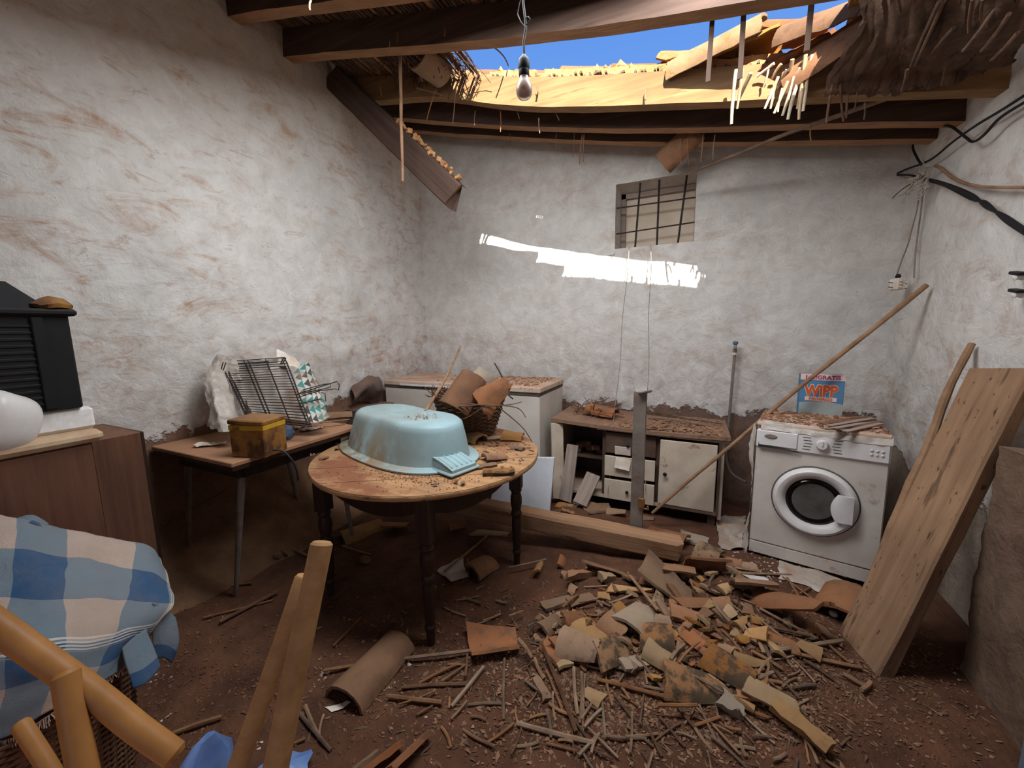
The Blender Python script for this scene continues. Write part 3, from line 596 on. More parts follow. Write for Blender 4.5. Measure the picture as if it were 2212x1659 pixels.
def scatter(name, mat, n, fpos, smin, smax, parent=None, flat=.4, seed=1, kind='stuff', long=1.):
    r_ = random.Random(seed); mb = MB()
    for k in range(n):
        p = fpos(r_)
        if p is None: continue
        s1 = r_.uniform(smin, smax)*(.6 if r_.random() < .6 else 1); R = Euler((r_.uniform(-.3, .3), r_.uniform(-.3, .3), r_.uniform(0, 6.3))).to_matrix()
        vs = [p+R@V((d[0]*s1*long*r_.uniform(.7, 1.3), d[1]*s1*r_.uniform(.6, 1.2), d[2]*s1*flat*r_.uniform(.6, 1.3))) for d in ((1, 0, 0), (-1, .2, 0), (.1, 1, 0), (-.1, -1, 0), (0, .1, 1), (.1, 0, -1))]
        mb.add(vs, [(0, 2, 4), (2, 1, 4), (1, 3, 4), (3, 0, 4), (2, 0, 5), (1, 2, 5), (3, 1, 5), (0, 3, 5)])
    return mb.build(name, mat, parent, kind=kind)
fd = scatter('debris_crumbs', mCHIP, 420, lambda r: V((fx1-.05-abs(r.gauss(0, .4)), r.uniform(fy0+.02, fy1-.02), 1.036)) , .004, .013, fz, .6, 5, long=1.6)
# ---- brown cloth sack left of the freezer
sq = [at_y(*q, 2.78) for q in ((802, 872), (806, 848), (822, 830), (850, 812), (866, 820), (868, 870))]
sk_ = MB().grid(lambda u, v: catmull([[V((-2.80, 2.52, .80)), V((-2.79, 2.62, .86)), V((-2.79, 2.72, .84)), V((-2.79, 2.84, .80))], [V((-2.72, 2.5, .92)), V((-2.70, 2.62, 1.0)), V((-2.68, 2.72, .98)), V((-2.7, 2.86, .94))], [V((-2.78, 2.55, .99)), V((-2.78, 2.64, 1.05)), V((-2.78, 2.76, 1.08)), V((-2.79, 2.9, 1.06))], [V((-2.83, 2.55, .97)), V((-2.83, 2.66, 1.03)), V((-2.83, 2.78, 1.05)), V((-2.83, 2.9, 1.03))]], u, v), 22, 22)
for q in sk_.v: q += .022*mn.noise_vector(q*11)
tag(sk_.build('cloth_bundle', mBROWNP, origin=(-2.78, 2.7, .75), smooth=True), 'crumpled brown cloth bundle stuffed against the wall left of the freezer', 'cloth')
MB().box((-2.74, 2.72, .41), (.2, .42, .8), b=.01).build('brown_carton', mBROWNP, origin=(-2.74, 2.72, 0), label='dark upright carton under the cloth bundle left of the freezer', cat='box')
# ---- painted cabinet
cx0, cx1, cy0, cy1, ct = -1.045, .235, 3.08, 3.60, .735
cb = thing('kitchen_cabinet', 'broken white kitchen cabinet with one door against the back wall', 'cabinet', (-.4, 3.34, 0))
MB().box(((cx0+cx1)/2, cy1-.01, .40), (cx1-cx0, .02, .60)).build('back_panel', mCABD, cb)
MB().box((cx1-.0125, (cy0+cy1)/2, .40), (.025, cy1-cy0, .62), b=.003).build('side_panel', mCAB, cb)
MB().box((cx0+.0125, (cy0+cy1)/2+.05, .40), (.025, cy1-cy0-.1, .62), b=.003).build('side_panel', mCAB, cb)
MB().box(((cx0+cx1)/2, (cy0+cy1)/2, .125), (cx1-cx0, cy1-cy0-.02, .022)).build('bottom_panel', mCAB, cb)
for x_ in (-.628, -.215): MB().box((x_, (cy0+cy1)/2+.01, .41), (.026, cy1-cy0-.04, .56)).build('divider', mCABD, cb)
MB().box((-.83, 3.38, .40), (.37, .36, .016), rx(-.04)).build('shelf', mCABD, cb)
def topf(u, v): return V((cx0-.02+(cx1-cx0+.05)*u, cy0-.025+(cy1-cy0+.05)*v, ct-.02*sin(pi*u)*(1-v)-.028*u+.02))
MB().shell(topf, 24, 6, .028).build('worktop', mWTOP, cb)
MB().box(((cx0+cx1)/2+.2, cy0-.012, ct-.04), (.95, .02, .022), ry(.02)).build('worktop_edge', mCABD, cb)
door = MB().box((-.006, cy0-.012, .405), (.385, .02, .505), ry(.008), b=.003)
door.build('cabinet_door', mCAB, cb)
dk = thing('door_knob_group', None, None) if False else None
MB().lathe([(.006, 0), (.006, .012), (.014, .018), (.014, .028), (.004, .033)], 14, (-.155, cy0-.022, .40), rx(pi/2)).build('door_knob', mBLACK, [c for c in cb.children if c.name.startswith('cabinet_door')][0], smooth=True)
for (zc, h_, mt, dx, open_) in ((.585, .17, mCABD, 0, 0), (.40, .165, mCAB, 0, .0), (.205, .165, mCAB, 0, 0)):
    dr = MB().box((-.421, cy0+(.02 if mt is mCABD else -.006), zc), (.385, .02, h_), b=.003).build('drawer', mt, cb)
    MB().lathe([(.006, 0), (.006, .012), (.013, .018), (.013, .026), (.003, .03)], 12, (-.43, cy0-.012, zc), rx(pi/2)).build('drawer_knob', mBLACK, dr, smooth=True)
for x_, y_ in ((cx0+.06, cy0+.05), (cx1-.06, cy0+.05), (cx0+.06, cy1-.05), (cx1-.06, cy1-.05)): MB().box((x_, y_, .06), (.05, .05, .13)).build('cabinet_foot', mCABD, cb)
MB().box((cx1-.03, cy0-.02, .40), (.018, .016, .55)).build('door_jamb', mCABD, cb)
hk = MB().box(at_y(1345, 1002, 3.05), (.115, .012, .085), ry(.12)@rx(-.25)).box(at_y(1345, 974, 3.06), (.12, .006, .07), rx(.2), b=.001)
hk.build('latch_plate', mPAPER, cb)
# left side board sprung loose and boards fallen out
plank('sprung_side_board', at_y(1206, 1075, 3.0), at_y(1203, 918, 3.06), .11, .02, mCAB, up=(.75, -.66, 0), jag=.02, worn=.003, label='sprung cream side board at the open left end of the cabinet', cat='board')
plank('fallen_board', at_y(1222, 1082, 2.96), at_y(1237, 962, 3.10), .10, .016, mGREYW, up=(-.1, -1, .3), jag=.008, worn=.001, label='upright grey-brown board leaning inside the open cabinet bay', cat='board')
plank('fallen_board', at_y(1252, 1090, 2.92), at_y(1282, 1025, 3.12), .12, .016, mGREYW, up=(-.1, -1, .5), jag=.008, worn=.001, label='short stained board slanting out of the open cabinet bay', cat='board')
for i, (px, py, yv, w_) in enumerate(((1252, 938, 3.40, .10), (1268, 945, 3.36, .12), (1240, 944, 3.44, .09), (1282, 940, 3.42, .1), (1256, 928, 3.46, .08))):
    p = V((-.80+.055*(i-2), 3.28+.05*(i % 3), .428+.045*(i % 2)+.004)); MB().box(p, (w_, .07, .04), rzm(i*.7)@ry(.1*(i-2)), b=.006).build('brick_piece', mTILE, origin=p, label=('leftmost lower','left upper','middle lower','right upper','rightmost lower')[i]+' broken brick piece on the shelf in the open cabinet bay', cat='brick', group='brick pieces on the cabinet shelf')
# on the worktop
def cab_top(px, py): return at_z(px, py, ct+.015)
place_mb(barrel(.26, .15, .13, 0, 1, nv=6, seed=44, jag=.03), face(at_z(1300, 893, ct+.03), (1, -.25, -.05), (0, -.1, 1))).build('clay_jug_tile', mTILE, origin=at_z(1300, 900, ct+.03), smooth=True, label='rounded clay tile lying on the left end of the cabinet top', cat='roof tile')
bw = MB()
for k in range(60):
    p = V((-.95+rg.random()*.32, 3.25+rg.random()*.3, ct+.02)); d = V((rg.uniform(-.2, .2), rg.uniform(-.12, .12), rg.uniform(.01, .12))); bw.tube([p, p+d*.5+V((0, 0, .02)), p+d], rg.uniform(.002, .006), 4)
tag(bw.build('brushwood', mCANED, origin=(-.85, 3.4, ct)), 'heap of dry brushwood at the left end of the cabinet top', 'twigs', None, 'stuff')
scatter('cabinet_litter', mCHIP, 900, lambda r: V((r.uniform(cx0, cx1), r.uniform(cy0, cy1), 0)) + V((0, 0, ct-.006)), .005, .02, cb, .5, 8, long=2.2)
for i, (a_, b_) in enumerate((((1395, 893), (1560, 915)), ((1400, 903), (1530, 921)), ((1370, 888), (1480, 903)))):
    p, q = at_z(*a_, ct+.01), at_z(*b_, ct+.0); pts, rs = pole(p, q, .006, .005, seg=6, seed=i, bend=.01); MB().tube(pts, rs, 6).build('cane_stick', mCANED, origin=p, smooth=True, label=('long rear','front','short left')[i]+' thin dark cane lying along the cabinet top right of the clay tile', cat='cane', group='canes on the cabinet top')
# ---- white panel
pw = [at_y(*q, yv) for q, yv in (((1058, 1098), 2.74), ((1186, 1116), 2.72), ((1197, 990), 2.82), ((1074, 988), 2.82))]
MB().prism(pw, 0, V((0, .022, .004))).build('white_board', mPURPLE, origin=pw[0], label='plain white board leaning on the freezer behind the round table', cat='board')
# ---- metal post
post = thing('metal_post', 'grey metal channel post standing upright behind the fallen timber', 'post', at_y(1374, 1150, 2.53))
pb, pt = at_y(1374, 1160, 2.53), at_y(1374, 845, 2.53); hp = pt.z-pb.z; zc = (pt.z+pb.z)/2-.04; hp += .08
MB().box((pb.x, 2.50, zc), (.074, .005, hp)).box((pb.x-.035, 2.525, zc), (.005, .05, hp)).box((pb.x+.035, 2.525, zc), (.005, .05, hp)).build('channel', mSTEEL, post)
MB().box((pb.x+.03, 2.50, pt.z), (.075, .06, .006), ry(-.25)).build('top_plate', mIRON, post)
MB().tube([V((pb.x+.03, 2.5, pb.z+.22)), V((pb.x+.075, 2.48, pb.z+.23)), V((pb.x+.07, 2.48, pb.z+.25))], .007, 6).box((pb.x+.03, 2.495, pb.z+.26), (.04, .03, .06)).build('hinge_stub', mRUST, post)
# ---- standpipe and tap
sp0, sp1 = at_y(1574, 915, 3.70), at_y(1587, 765, 3.70)
sp = thing('standpipe', 'thin grey water pipe with a tap rising above the cabinet', 'pipe', (sp0.x, 3.7, .35))
MB().tube([V((sp0.x-.02, 3.7, .25)), sp0, sp1], .011, 10).build('pipe', mSTEEL, sp, smooth=True)
tp = at_y(1588, 748, 3.70)
MB().tube([sp1, sp1+V((0, 0, .035))], .016, 10).tube([sp1+V((0, 0, .03)), tp+V((0, -.02, 0)), tp+V((0, -.05, .005)), tp+V((0, -.065, -.02))], .011, 8).build('tap', mSTEEL, sp, smooth=True)
MB().lathe([(.012, 0), (.02, .01), (.02, .022), (.008, .03)], 10, tp+V((0, -.01, .012))).build('tap_handle', mNET, sp, smooth=True)
MB().lathe([(.0125, 0), (.019, .004), (.019, .022), (.0125, .026)], 10, sp1+V((0, 0, -.01))).build('pipe_joint', mPAPER, sp, smooth=True)
hs = [at_y(1573, 935, 3.62), at_y(1568, 985, 3.55), at_y(1580, 1022, 3.5), at_y(1612, 1042, 3.42)]
MB().tube([catmull([hs, hs], i/14, 0) for i in range(15)], .011, 8).build('hose', mSTEEL, origin=hs[0], smooth=True, label='grey hose curving behind the washing machine from the pipe', cat='hose')
# ---- two strings below the window
for a_, b_, l in (((1359, 533), (1313, 1066), 'left thin string hanging from the window down over the cabinet drawers'), ((1406, 530), (1394, 1062), 'right thin string hanging straight from the window past the metal post')):
    p, q = at_y(*a_, 3.70), at_y(*b_, 3.045); pts = [p.lerp(q, i/16)+V((.006*sin(i), 0, -.03*sin(pi*i/16))) for i in range(17)]; MB().tube(pts, .0028, 5).build('string', mSTRING, origin=p, smooth=True, label=l, cat='string')
# ---- washing machine
wmR = rzm(-.209)@rx(-.045)@ry(-.004); wmO = V((.719, 2.904, .085)); wy, wx, wh = .56, .60, .80
wm = thing('washing_machine', 'dusty white front-loading washing machine in the back right corner', 'washing machine', wmO, wmR)
B = lambda n, mb, m, p=None, **k: mb.build(n, m, p or wm, local=True, **k)
fy = -wy/2
body = B('washer_body', MB().box((0, .01, wh/2), (wx, wy-.02, wh), b=.012), mWHITE)
B('top_plate', MB().box((0, .0, wh+.016), (wx+.004, wy+.01, .03), b=.010), mLID)
B('front_panel', MB().box((0, fy-.002, .385), (wx-.008, .014, .60), b=.006), mWHITE)
B('kick_plate', MB().box((0, fy-.001, .045), (wx-.008, .012, .075), b=.004), mWHITE)
cpn = B('control_panel', MB().box((0, fy-.008, wh-.068), (wx-.004, .026, .115), b=.010), mPLAST)
B('drawer_front', MB().box((-.19, fy-.022, wh-.062), (.19, .012, .092), b=.005), mPLAST, cpn)
B('drawer_grip', MB().shell(lambda u, v: V((-.285+.20*u, fy-.030+.006*v, wh-.118+.030*(1-u)**1.2*v)), 10, 3, .004), mBLACK, cpn)
B('badge', MB().lathe([(.0305, 0), (.032, .003), (.026, .006)], 24, (-.225, fy-.027, wh-.048), Matrix.Diagonal((1, 1, .42))@rx(pi/2)), mSTEEL, cpn)
bd = [c for c in cpn.children if c.name.startswith('badge')][0]
B('timer_dial', MB().lathe([(.0285, 0), (.029, .006), (.026, .018), (.022, .022), (.004, .022)], 28, (.015, fy-.021, wh-.062), rx(pi/2)).box((.015, fy-.045, wh-.052), (.006, .006, .026)), mPLAST, cpn, smooth=False)
tk = MB()
for i in range(5):
    for sgn in (-1, 1): tk.box((.015+sgn*(.062+.004*abs(i-2)), fy-.0213, wh-.098+.017*i), (.036, .002, .0035))
B('dial_marks', tk, mGASK, cpn)
bt = MB()
for i in range(2):
    for j in range(3): bt.lathe([(.006, 0), (.0065, .003), (.004, .005)], 10, (.22+.022*j, fy-.021, wh-.08+.022*i), rx(pi/2))
B('buttons', bt, mPLAST, cpn)
dc = (.0, 0, .405)
RX = rx(pi/2)
B('door_gasket', MB().lathe([(.197, 0), (.203, .006), (.197, .012)], 48, (0, fy-.006, dc[2]), RX), mGASK, smooth=True)
ring = MB(); nN = 56
prof = [(.193, .004), (.196, .016), (.190, .032), (.176, .042), (.158, .040), (.142, .028), (.132, .012)]
ring.lathe(prof, nN, (0, fy-.006, dc[2]), RX, cap=False)
dring = B('door_ring', ring, mPLAST, smooth=True)
B('door_glass', MB().lathe([(.134, .010), (.120, .020), (.08, .002), (.02, -.01), (.001, -.012)], 40, (0, fy-.006, dc[2]), RX, cap=False), mDGLASS, dring, smooth=True)
B('door_handle', MB().shell(lambda u, v: V((.104+.062*v+.0*u+.028*(1-(2*u-1)**2)*(v-1.0), fy-.048-.006*sin(pi*v), dc[2]-.075+.15*u)), 12, 6, .014), mPLAST, dring, smooth=True)
for i in (-1, 1):
    for j in (-1, 1): B('washer_foot', MB().lathe([(.022, -.035), (.022, 0), (.015, .004)], 12, (i*.25, j*.22, 0)), mGASK)
scatterL = random.Random(4); dm = MB()
for k in range(500):
    p = V((scatterL.uniform(-.29, .29), scatterL.uniform(-.27, .27), wh+.034)); s1 = scatterL.uniform(.003, .011)
    dm.box(p, (s1*2.2, s1, s1*.7), rzm(scatterL.random()*6))
B('washer_litter', dm, mCHIP, kind='stuff')
wmM = MW[wm.name]
def wmp(x, y, z): return wmM @ V((x, y, z))
# torn plastic film down the left corner of the machine
tf = MB().grid(lambda u, v: wmp(-.305-.02*sin(v*9)*u-.012*u, fy-.012+.05*u, wh+.01-.86*v)+.010*mn.noise_vector(V((u*4, v*18, 2))), 5, 46)
tf.build('torn_film', mFOIL, origin=wmp(-.3, fy, .4), smooth=True, label='strip of torn plastic film hanging down the left corner of the washing machine', cat='plastic film')
tf2 = MB().grid(lambda u, v: wmp(-.28+.58*u, fy-.024+.03*v, wh-.012-.012*u+.05*v)+.007*mn.noise_vector(V((u*14, v*4, 7))), 40, 5)
tf2.build('torn_film', mFOIL, origin=wmp(0, fy, wh), smooth=True, label='crumpled dusty film along the top front edge of the washing machine', cat='plastic film')
ws = [at_d(1895, 970, 2.30), at_d(1880, 1060, 2.25), at_d(1862, 1140, 2.24), at_d(1838, 1210, 2.22), at_d(1816, 1266, 2.2)]
wsm = MB().grid(lambda u, v: catmull([ws, ws], v, 0)+V(((u-.5)*.022, 0, 0))+.003*mn.noise_vector(V((u*3, v*20, 1))), 3, 30); wsm.build('white_strap', mFOAM, origin=ws[-1], smooth=True, label='narrow white plastic strap hanging in front of the washing machine', cat='strap')
# broken slats on top of the machine
for i, (a_, b_, w_) in enumerate((((1778, 916), (1872, 902), .035), ((1790, 920), (1885, 904), .03), ((1800, 926), (1893, 910), .03), ((1812, 930), (1900, 912), .03), ((1825, 933), (1905, 915), .026), ((1780, 926), (1850, 930), .02), ((1786, 912), (1890, 900), .012))):
    p, q = at_z(*a_, .926+.009*(i % 3)), at_z(*b_, .926+.009*((i+1) % 3)); plank('broken_lath', p, q, w_, .008, mGREYW if i % 3 else mBROWNW, jag=.012, worn=.001, seg=6, seed=i, label=('rearmost','second','third','fourth','frontmost long','short black','thin top')[i]+' broken wooden slat in the pile on top of the washing machine', cat='slat', group='slats on the washing machine')
pts = [at_z(*q, zz) for q, zz in (((1820, 905), .93), ((1860, 900), .95), ((1893, 908), .93), ((1908, 926), .90))]; MB().tube([catmull([pts, pts], i/8, 0) for i in range(9)], .004, 5).build('bent_twig', mSTICK, origin=pts[0], smooth=True, label='bent dark twig over the slats on the washing machine', cat='twig')
# ---- detergent box
dbp = at_z(1770, 897, .897); dbR = rzm(-.10)@rx(-.07)
db = thing('detergent_box', 'faded blue washing powder box standing on the washing machine', 'box', dbp, dbR)
dw = (at_y(1818, 880, dbp.y)-at_y(1724, 880, dbp.y)).length; dh = (at_y(1770, 815, dbp.y)-at_y(1770, 903, dbp.y)).length
mDBLUE = simple('box_blue', (64, 112, 150), (88, 126, 154), 5, .7, 0, .1, .002, .3, spots=((150, 150, 146), 9, .6, .6))
mDPINK = simple('box_pale', (226, 196, 186), (206, 176, 166), 5, .7, 0, .1, .002, .3)
mDGREY = simple('box_faded', (150, 166, 170), (150, 140, 128), 9, .8, 0, .2, .003, .3, spots=((176, 166, 150), 5, .5, .8))
MB().box((0, .05, dh/2), (dw, .10, dh), b=.003).build('carton', mDBLUE, db, local=True)
MB().box((0, -.0005, dh*.925), (dw*1.0, .004, dh*.15)).build('top_band', mDPINK, db, local=True)
MB().shell(lambda u, v: V((dw*(u-.5)*.99, -.0015, dh*(.01+.28*v+(.05*sin(pi*u) if v > .9 else 0)))), 10, 4, .002).build('faded_band', mDGREY, db, local=True)
mTXT = simple('print_purple', (136, 44, 96), (150, 60, 104), 6, .7, 0, 0); mTXO = simple('print_orange', (206, 92, 46), (182, 78, 42), 9, .7, 0, 0); mTXW = simple('print_white', (232, 226, 216), (220, 214, 206), 6, .7, 0, 0)
def text(name, s, size, loc, mat, parent, R, ext=.0006, off=0., sx_=1.):
    cu = bpy.data.curves.new(name, 'FONT'); cu.body = s; cu.size = size; cu.align_x = 'CENTER'; cu.extrude = ext; cu.offset = off; cu.resolution_u = 3
    to = bpy.data.objects.new(name+'_src', cu); COL.objects.link(to); bpy.context.view_layer.update()
    me = bpy.data.meshes.new_from_object(to.evaluated_get(bpy.context.evaluated_depsgraph_get())); bpy.data.objects.remove(to)
    me.transform(Matrix.Translation(V(loc)) @ R.to_4x4() @ Matrix.Diagonal((sx_, 1, 1, 1))); me.materials.clear(); me.materials.append(mat)
    o = bpy.data.objects.new(name, me); COL.objects.link(o); o.parent = parent; MW[o.name] = MW[parent.name]; return o
text('banner_lettering', '1+2!GRATIS', dh*.135, (0, -.0035, dh*.875), mTXT, db, rx(pi/2), off=.0012, sx_=dw*.94/(dh*.135*6.0))
text('brand_outline', 'WiPP', dh*.36, (-.004, -.0022, dh*.48), mTXW, db, rx(pi/2), off=.007, sx_=dw*.80/(dh*.36*2.45))
text('brand_lettering', 'WiPP', dh*.36, (-.004, -.0035, dh*.48), mTXO, db, rx(pi/2), off=.0045, sx_=dw*.80/(dh*.36*2.45))
MB().box((-.002, -.0018, dh*.395), (dw*.72, .002, dh*.095)).build('sub_band', mDPINK, db, local=True)
text('sub_lettering', 'PROGRESS', dh*.085, (-.002, -.0035, dh*.365), mTXO, db, rx(pi/2), off=.0006, sx_=dw*.64/(dh*.085*5.6))
# ---- big leaning plank, branch behind it
pk0 = at_g(1868, 1432); pk0.z -= .0
pk0 = V((.735, 2.04, .0)); pk1 = V((1.268, 2.62, 1.30))
pkd = at_x(2172, 803, 1.215)
plank('leaning_plank', pk0+V((.0, .0, .02)), pkd, .215, .075, mPLANK, up=(-.70, -.3, .5), jag=.012, worn=.004, seg=26, seed=9, label='thick worm-eaten wooden plank leaning against the right wall', cat='plank')
stick('leaning_branch', 'knobbly grey branch leaning on the right wall behind the plank', at_g(1850, 1372), at_x(2098, 742, 1.255), .026, .014, mSTICK, cat='branch', seed=12, bend=.03, knots=.12, wob=.012, seg=20)
# ---- round table
TC = V((-1.45, 1.89, 0)); TR = .665; TZ = .765
rt = thing('round_table', 'round wooden table with a dusty board top and dark turned legs', 'table', TC)
bdirs = rzm(radians(32)); nb = 6; bw_ = 2*TR/nb
for i in range(nb):                                  # six boards cut to the round outline
    a0 = -TR+bw_*i+.0015; a1 = a0+bw_-.003; mb = MB(); poly = []
    r_ = TR
    ys = [a0+(a1-a0)*k/10 for k in range(11)]
    right = [(sqrt(max(r_*r_-y*y, 0)), y) for y in ys]; left = [(-x, y) for x, y in right[::-1]]
    poly = [V((TC.x, TC.y, TZ-.026))+bdirs@V((x, y, 0)) for x, y in right+left]
    mb.prism(poly, 0, V((0, 0, .026)))
    for q in mb.v: q.z += .0012*(i % 3)
    mb.build('top_board', mTABLE, rt)
MB().lathe([(TR-.004, -.028), (TR+.002, -.022), (TR+.004, -.013), (TR+.001, -.004), (TR-.006, -.001)], 96, (TC.x, TC.y, TZ), cap=False).build('rim_edge', mTABLE, rt, smooth=True)
LG = [V((-1.095, 1.372, 0)), V((-.962, 2.098, 0)), V((-1.822, 1.412, 0)), V((-1.69, 2.14, 0))]
prof = [(.018, .0), (.021, .05), (.020, .075), (.026, .085), (.027, .10), (.021, .115), (.024, .13), (.029, .25), (.030, .30), (.026, .33), (.034, .345), (.034, .36), (.027, .375), (.031, .395), (.036, .43), (.035, .46), (.028, .49), (.036, .505), (.030, .52), (.028, .53)]
for p in LG:
    p.z = gz(p.x, p.y)-.005
    MB().lathe(prof, 20, p).box((p.x, p.y, .53+.105), (.072, .072, .225), rzm(.18), b=.004).build('leg', mDARKW, rt, smooth=False)
for i, j in ((0, 1), (0, 2), (1, 3), (2, 3)):
    a_, b_ = LG[i], LG[j]; d_ = (b_-a_); d_.z = 0; L_ = d_.length; R_ = frame(V((a_.x, a_.y, 0)), V((b_.x, b_.y, 0)))[0]
    m_ = (a_+b_)/2; MB().shell(lambda u, v: V((m_.x, m_.y, 0))+R_@V((L_*(u-.5)*.96, 0, .735-(.07+.10*abs(2*u-1)**1.5*0+.085*(1-abs(2*u-1)**2))*v)), 16, 2, .022).build('apron', mDARKW, rt)
scatter('table_dust', mDUSTP, 900, lambda r: (lambda a, q: V((TC.x+.15+cos(a)*q*.62-.0, TC.y-.36+sin(a)*q*.22, TZ+.003)) if hypot(.15+cos(a)*q*.62, -.36+sin(a)*q*.22) < TR-.03 else None)(r.uniform(0, 6.28), abs(r.gauss(0, .55))), .002, .007, rt, .6, 6)
scatter('table_litter', mCHIP, 380, lambda r: (lambda x, y: V((TC.x+x, TC.y+y, TZ+.005)) if hypot(x, y) < TR-.03 else None)(r.uniform(-.1, .62), r.uniform(-.2, .6)), .004, .016, rt, .5, 16, long=2)
def on_table(px, py, dz=0): return at_z(px, py, TZ+dz)
# ---- blue baby bath, upside down
tbc = V((-1.60, 1.85, TZ+.004)); tbR = rzm(-.288)
tub = thing('baby_bath', 'light blue plastic baby bath turned upside down on the round table', 'bath tub', tbc, tbR)
def tub_ring(z, A, B_, n=2.5, pinch=0., cx=0., N=64, dz=None):
    out = []
    for k in range(N):
        t = 2*pi*k/N; c_, s__ = cos(t), sin(t); x = A*abs(c_)**(2/n)*(1 if c_ > 0 else -1); y = B_*abs(s__)**(2/n)*(1 if s__ > 0 else -1)
        y *= 1-pinch*math.exp(-(x/(.45*A))**2); out.append(V((cx+x, y, z+(dz(x, y) if dz else 0))))
    return out
def loft(rings, close=True):
    mb = MB(); N = len(rings[0])
    vs = [p for r_ in rings for p in r_]; fs = [(i*N+j, i*N+(j+1) % N, (i+1)*N+(j+1) % N, (i+1)*N+j) for i in range(len(rings)-1) for j in range(N)]
    if close: fs.append(tuple((len(rings)-1)*N+j for j in range(N)))
    return mb.add(vs, fs)
hh = .232
rings = [tub_ring(.0, .525, .300), tub_ring(.002, .530, .305), tub_ring(.010, .530, .305), tub_ring(.014, .520, .296), tub_ring(.016, .492, .268), tub_ring(.022, .484, .261, 2.4, .02)]
for k in range(1, 9):
    t = k/8; rings.append(tub_ring(.022+(hh-.04)*t, .484-.030*t-.02*t*t, .261-.045*t, 2.35, .02+.19*t, .02*t))
for z_, dA in ((hh-.008, .010), (hh+.001, .022), (hh+.004, .040)): rings.append(tub_ring(z_, .434-dA, .216-dA, 2.35, .21, .02))
for sc_ in (.8, .55, .3, .1): rings.append(tub_ring(hh+.004-.010*(1-sc_), .394*sc_, .176*sc_, 2.3, .21, .02, dz=lambda x, y: .012*(x/.4)**2))
tb = loft(rings).build('bath_shell', mTUB, tub, local=True, smooth=True)
hm = MB()                                           # ribbed grip at the foot end
hm.shell(lambda u, v: V((.44+.155*u, -.125+.165*v, .075-.040*u**1.5)), 10, 8, .014)
hm.box((.52, -.04, .012), (.17, .20, .016), b=.006)
hm.add([V((.44, -.125, .07)), V((.595, -.125, .034)), V((.595, -.125, .012)), V((.44, -.125, .012)), V((.44, .04, .07)), V((.595, .04, .034)), V((.595, .04, .012)), V((.44, .04, .012))], [(0, 3, 2, 1), (4, 5, 6, 7), (1, 2, 6, 5)])
grip = hm.build('grip', mTUB, tub, local=True)
for i in range(5):
    y_ = -.108+.033*i; MB().box((.522, y_, .0565), (.12, .014, .014), ry(.27), b=.005).build('grip_rib', mTUB, grip, local=True)
scatter('rim_crumbs', mDUSTP, 60, lambda r: tbc+tbR@V((r.uniform(.12, .32), r.gauss(0, .04), hh+.008)), .003, .010, tub, .4, 21)
# ---- tile pieces on the table
def frag_at(name, p, L, w, yaw, tilt, roll, mat, label, a=(0, 1), q=None, jag=.03, t=.014, seed=0, cat='roof tile', group=None, flip=False, nu=7, nv=6, w1=None):
    m_ = Matrix.Translation(V(p)) @ (rzm(yaw) @ ry(tilt) @ rx(roll + (pi if flip else 0))).to_4x4()
    mb = barrel(L, w, w1 or w*.86, *a, t=t, nu=nu, nv=nv, jag=jag, seed=seed, q=q)
    cz = sum(v.z for v in mb.v)/len(mb.v)
    for v in mb.v: v.z -= cz
    place_mb(mb, m_)
    lo = min(v.z for v in mb.v)
    return mb, lo
def tile_on(name, px, py, zsup, L, w, yaw, mat, label, tilt=0, roll=0, sink=.0, **k):
    grp = k.pop('group', None); ct_ = k.pop('cat', 'roof tile')
    p = at_z(px, py, zsup) if isinstance(zsup, float) else at_g(px, py)
    base = zsup if isinstance(zsup, float) else gz(p.x, p.y)
    mb, lo = frag_at(name, p, L, w, yaw, tilt, roll, mat, label, **k)
    hz_ = base-lo-sink
    # keep the piece where the photograph shows its middle: slide it along the sight line as it is raised
    d = (p-C0); s_ = 1-(hz_+p.z-p.z)*0
    for v in mb.v: v.z += hz_
    return mb.build(name, mat, origin=V((p.x, p.y, base)), smooth=True, label=label, cat=ct_, group=grp)
tile_on('roof_tile', 1010, 948, TZ, .30, .13, -.35, mTILEY, 'yellow-green curved tile lying on the round table behind the bath', seed=1)
tile_on('tile_fragment', 1107, 950, TZ, .14, .14, .2, mTILEY, 'small yellow tile piece on the right rim of the round table', seed=2, a=(.2, .8), roll=.2)
tile_on('tile_fragment', 1065, 992, TZ, .13, .10, .9, mTILE, 'upright curved tile piece on the round table beside the bath grip', seed=3, a=(0, .62), roll=-.5, tilt=.1)
tile_on('tile_fragment', 1077, 1024, TZ, .16, .12, .5, mTILEL, 'mossy flat tile piece at the near right edge of the round table', seed=4, a=(.34, .66), t=.02, tilt=-.05)
tile_on('tile_fragment', 1050, 1010, TZ, .12, .06, .9, mTILE, 'orange tile sliver between the bath grip and the upright tile piece', seed=5, a=(.3, .7))
tile_on('tile_fragment', 1072, 950, TZ, .14, .07, .8, mTILEP, 'grey tile sliver in the litter near the yellow tile on the table', seed=6, a=(.25, .75))
tile_on('bark_piece', 1118, 972, TZ, .09, .03, -.2, mCANED, 'dark bark chip on the right side of the round table', seed=7, a=(.1, .9), cat='bark')
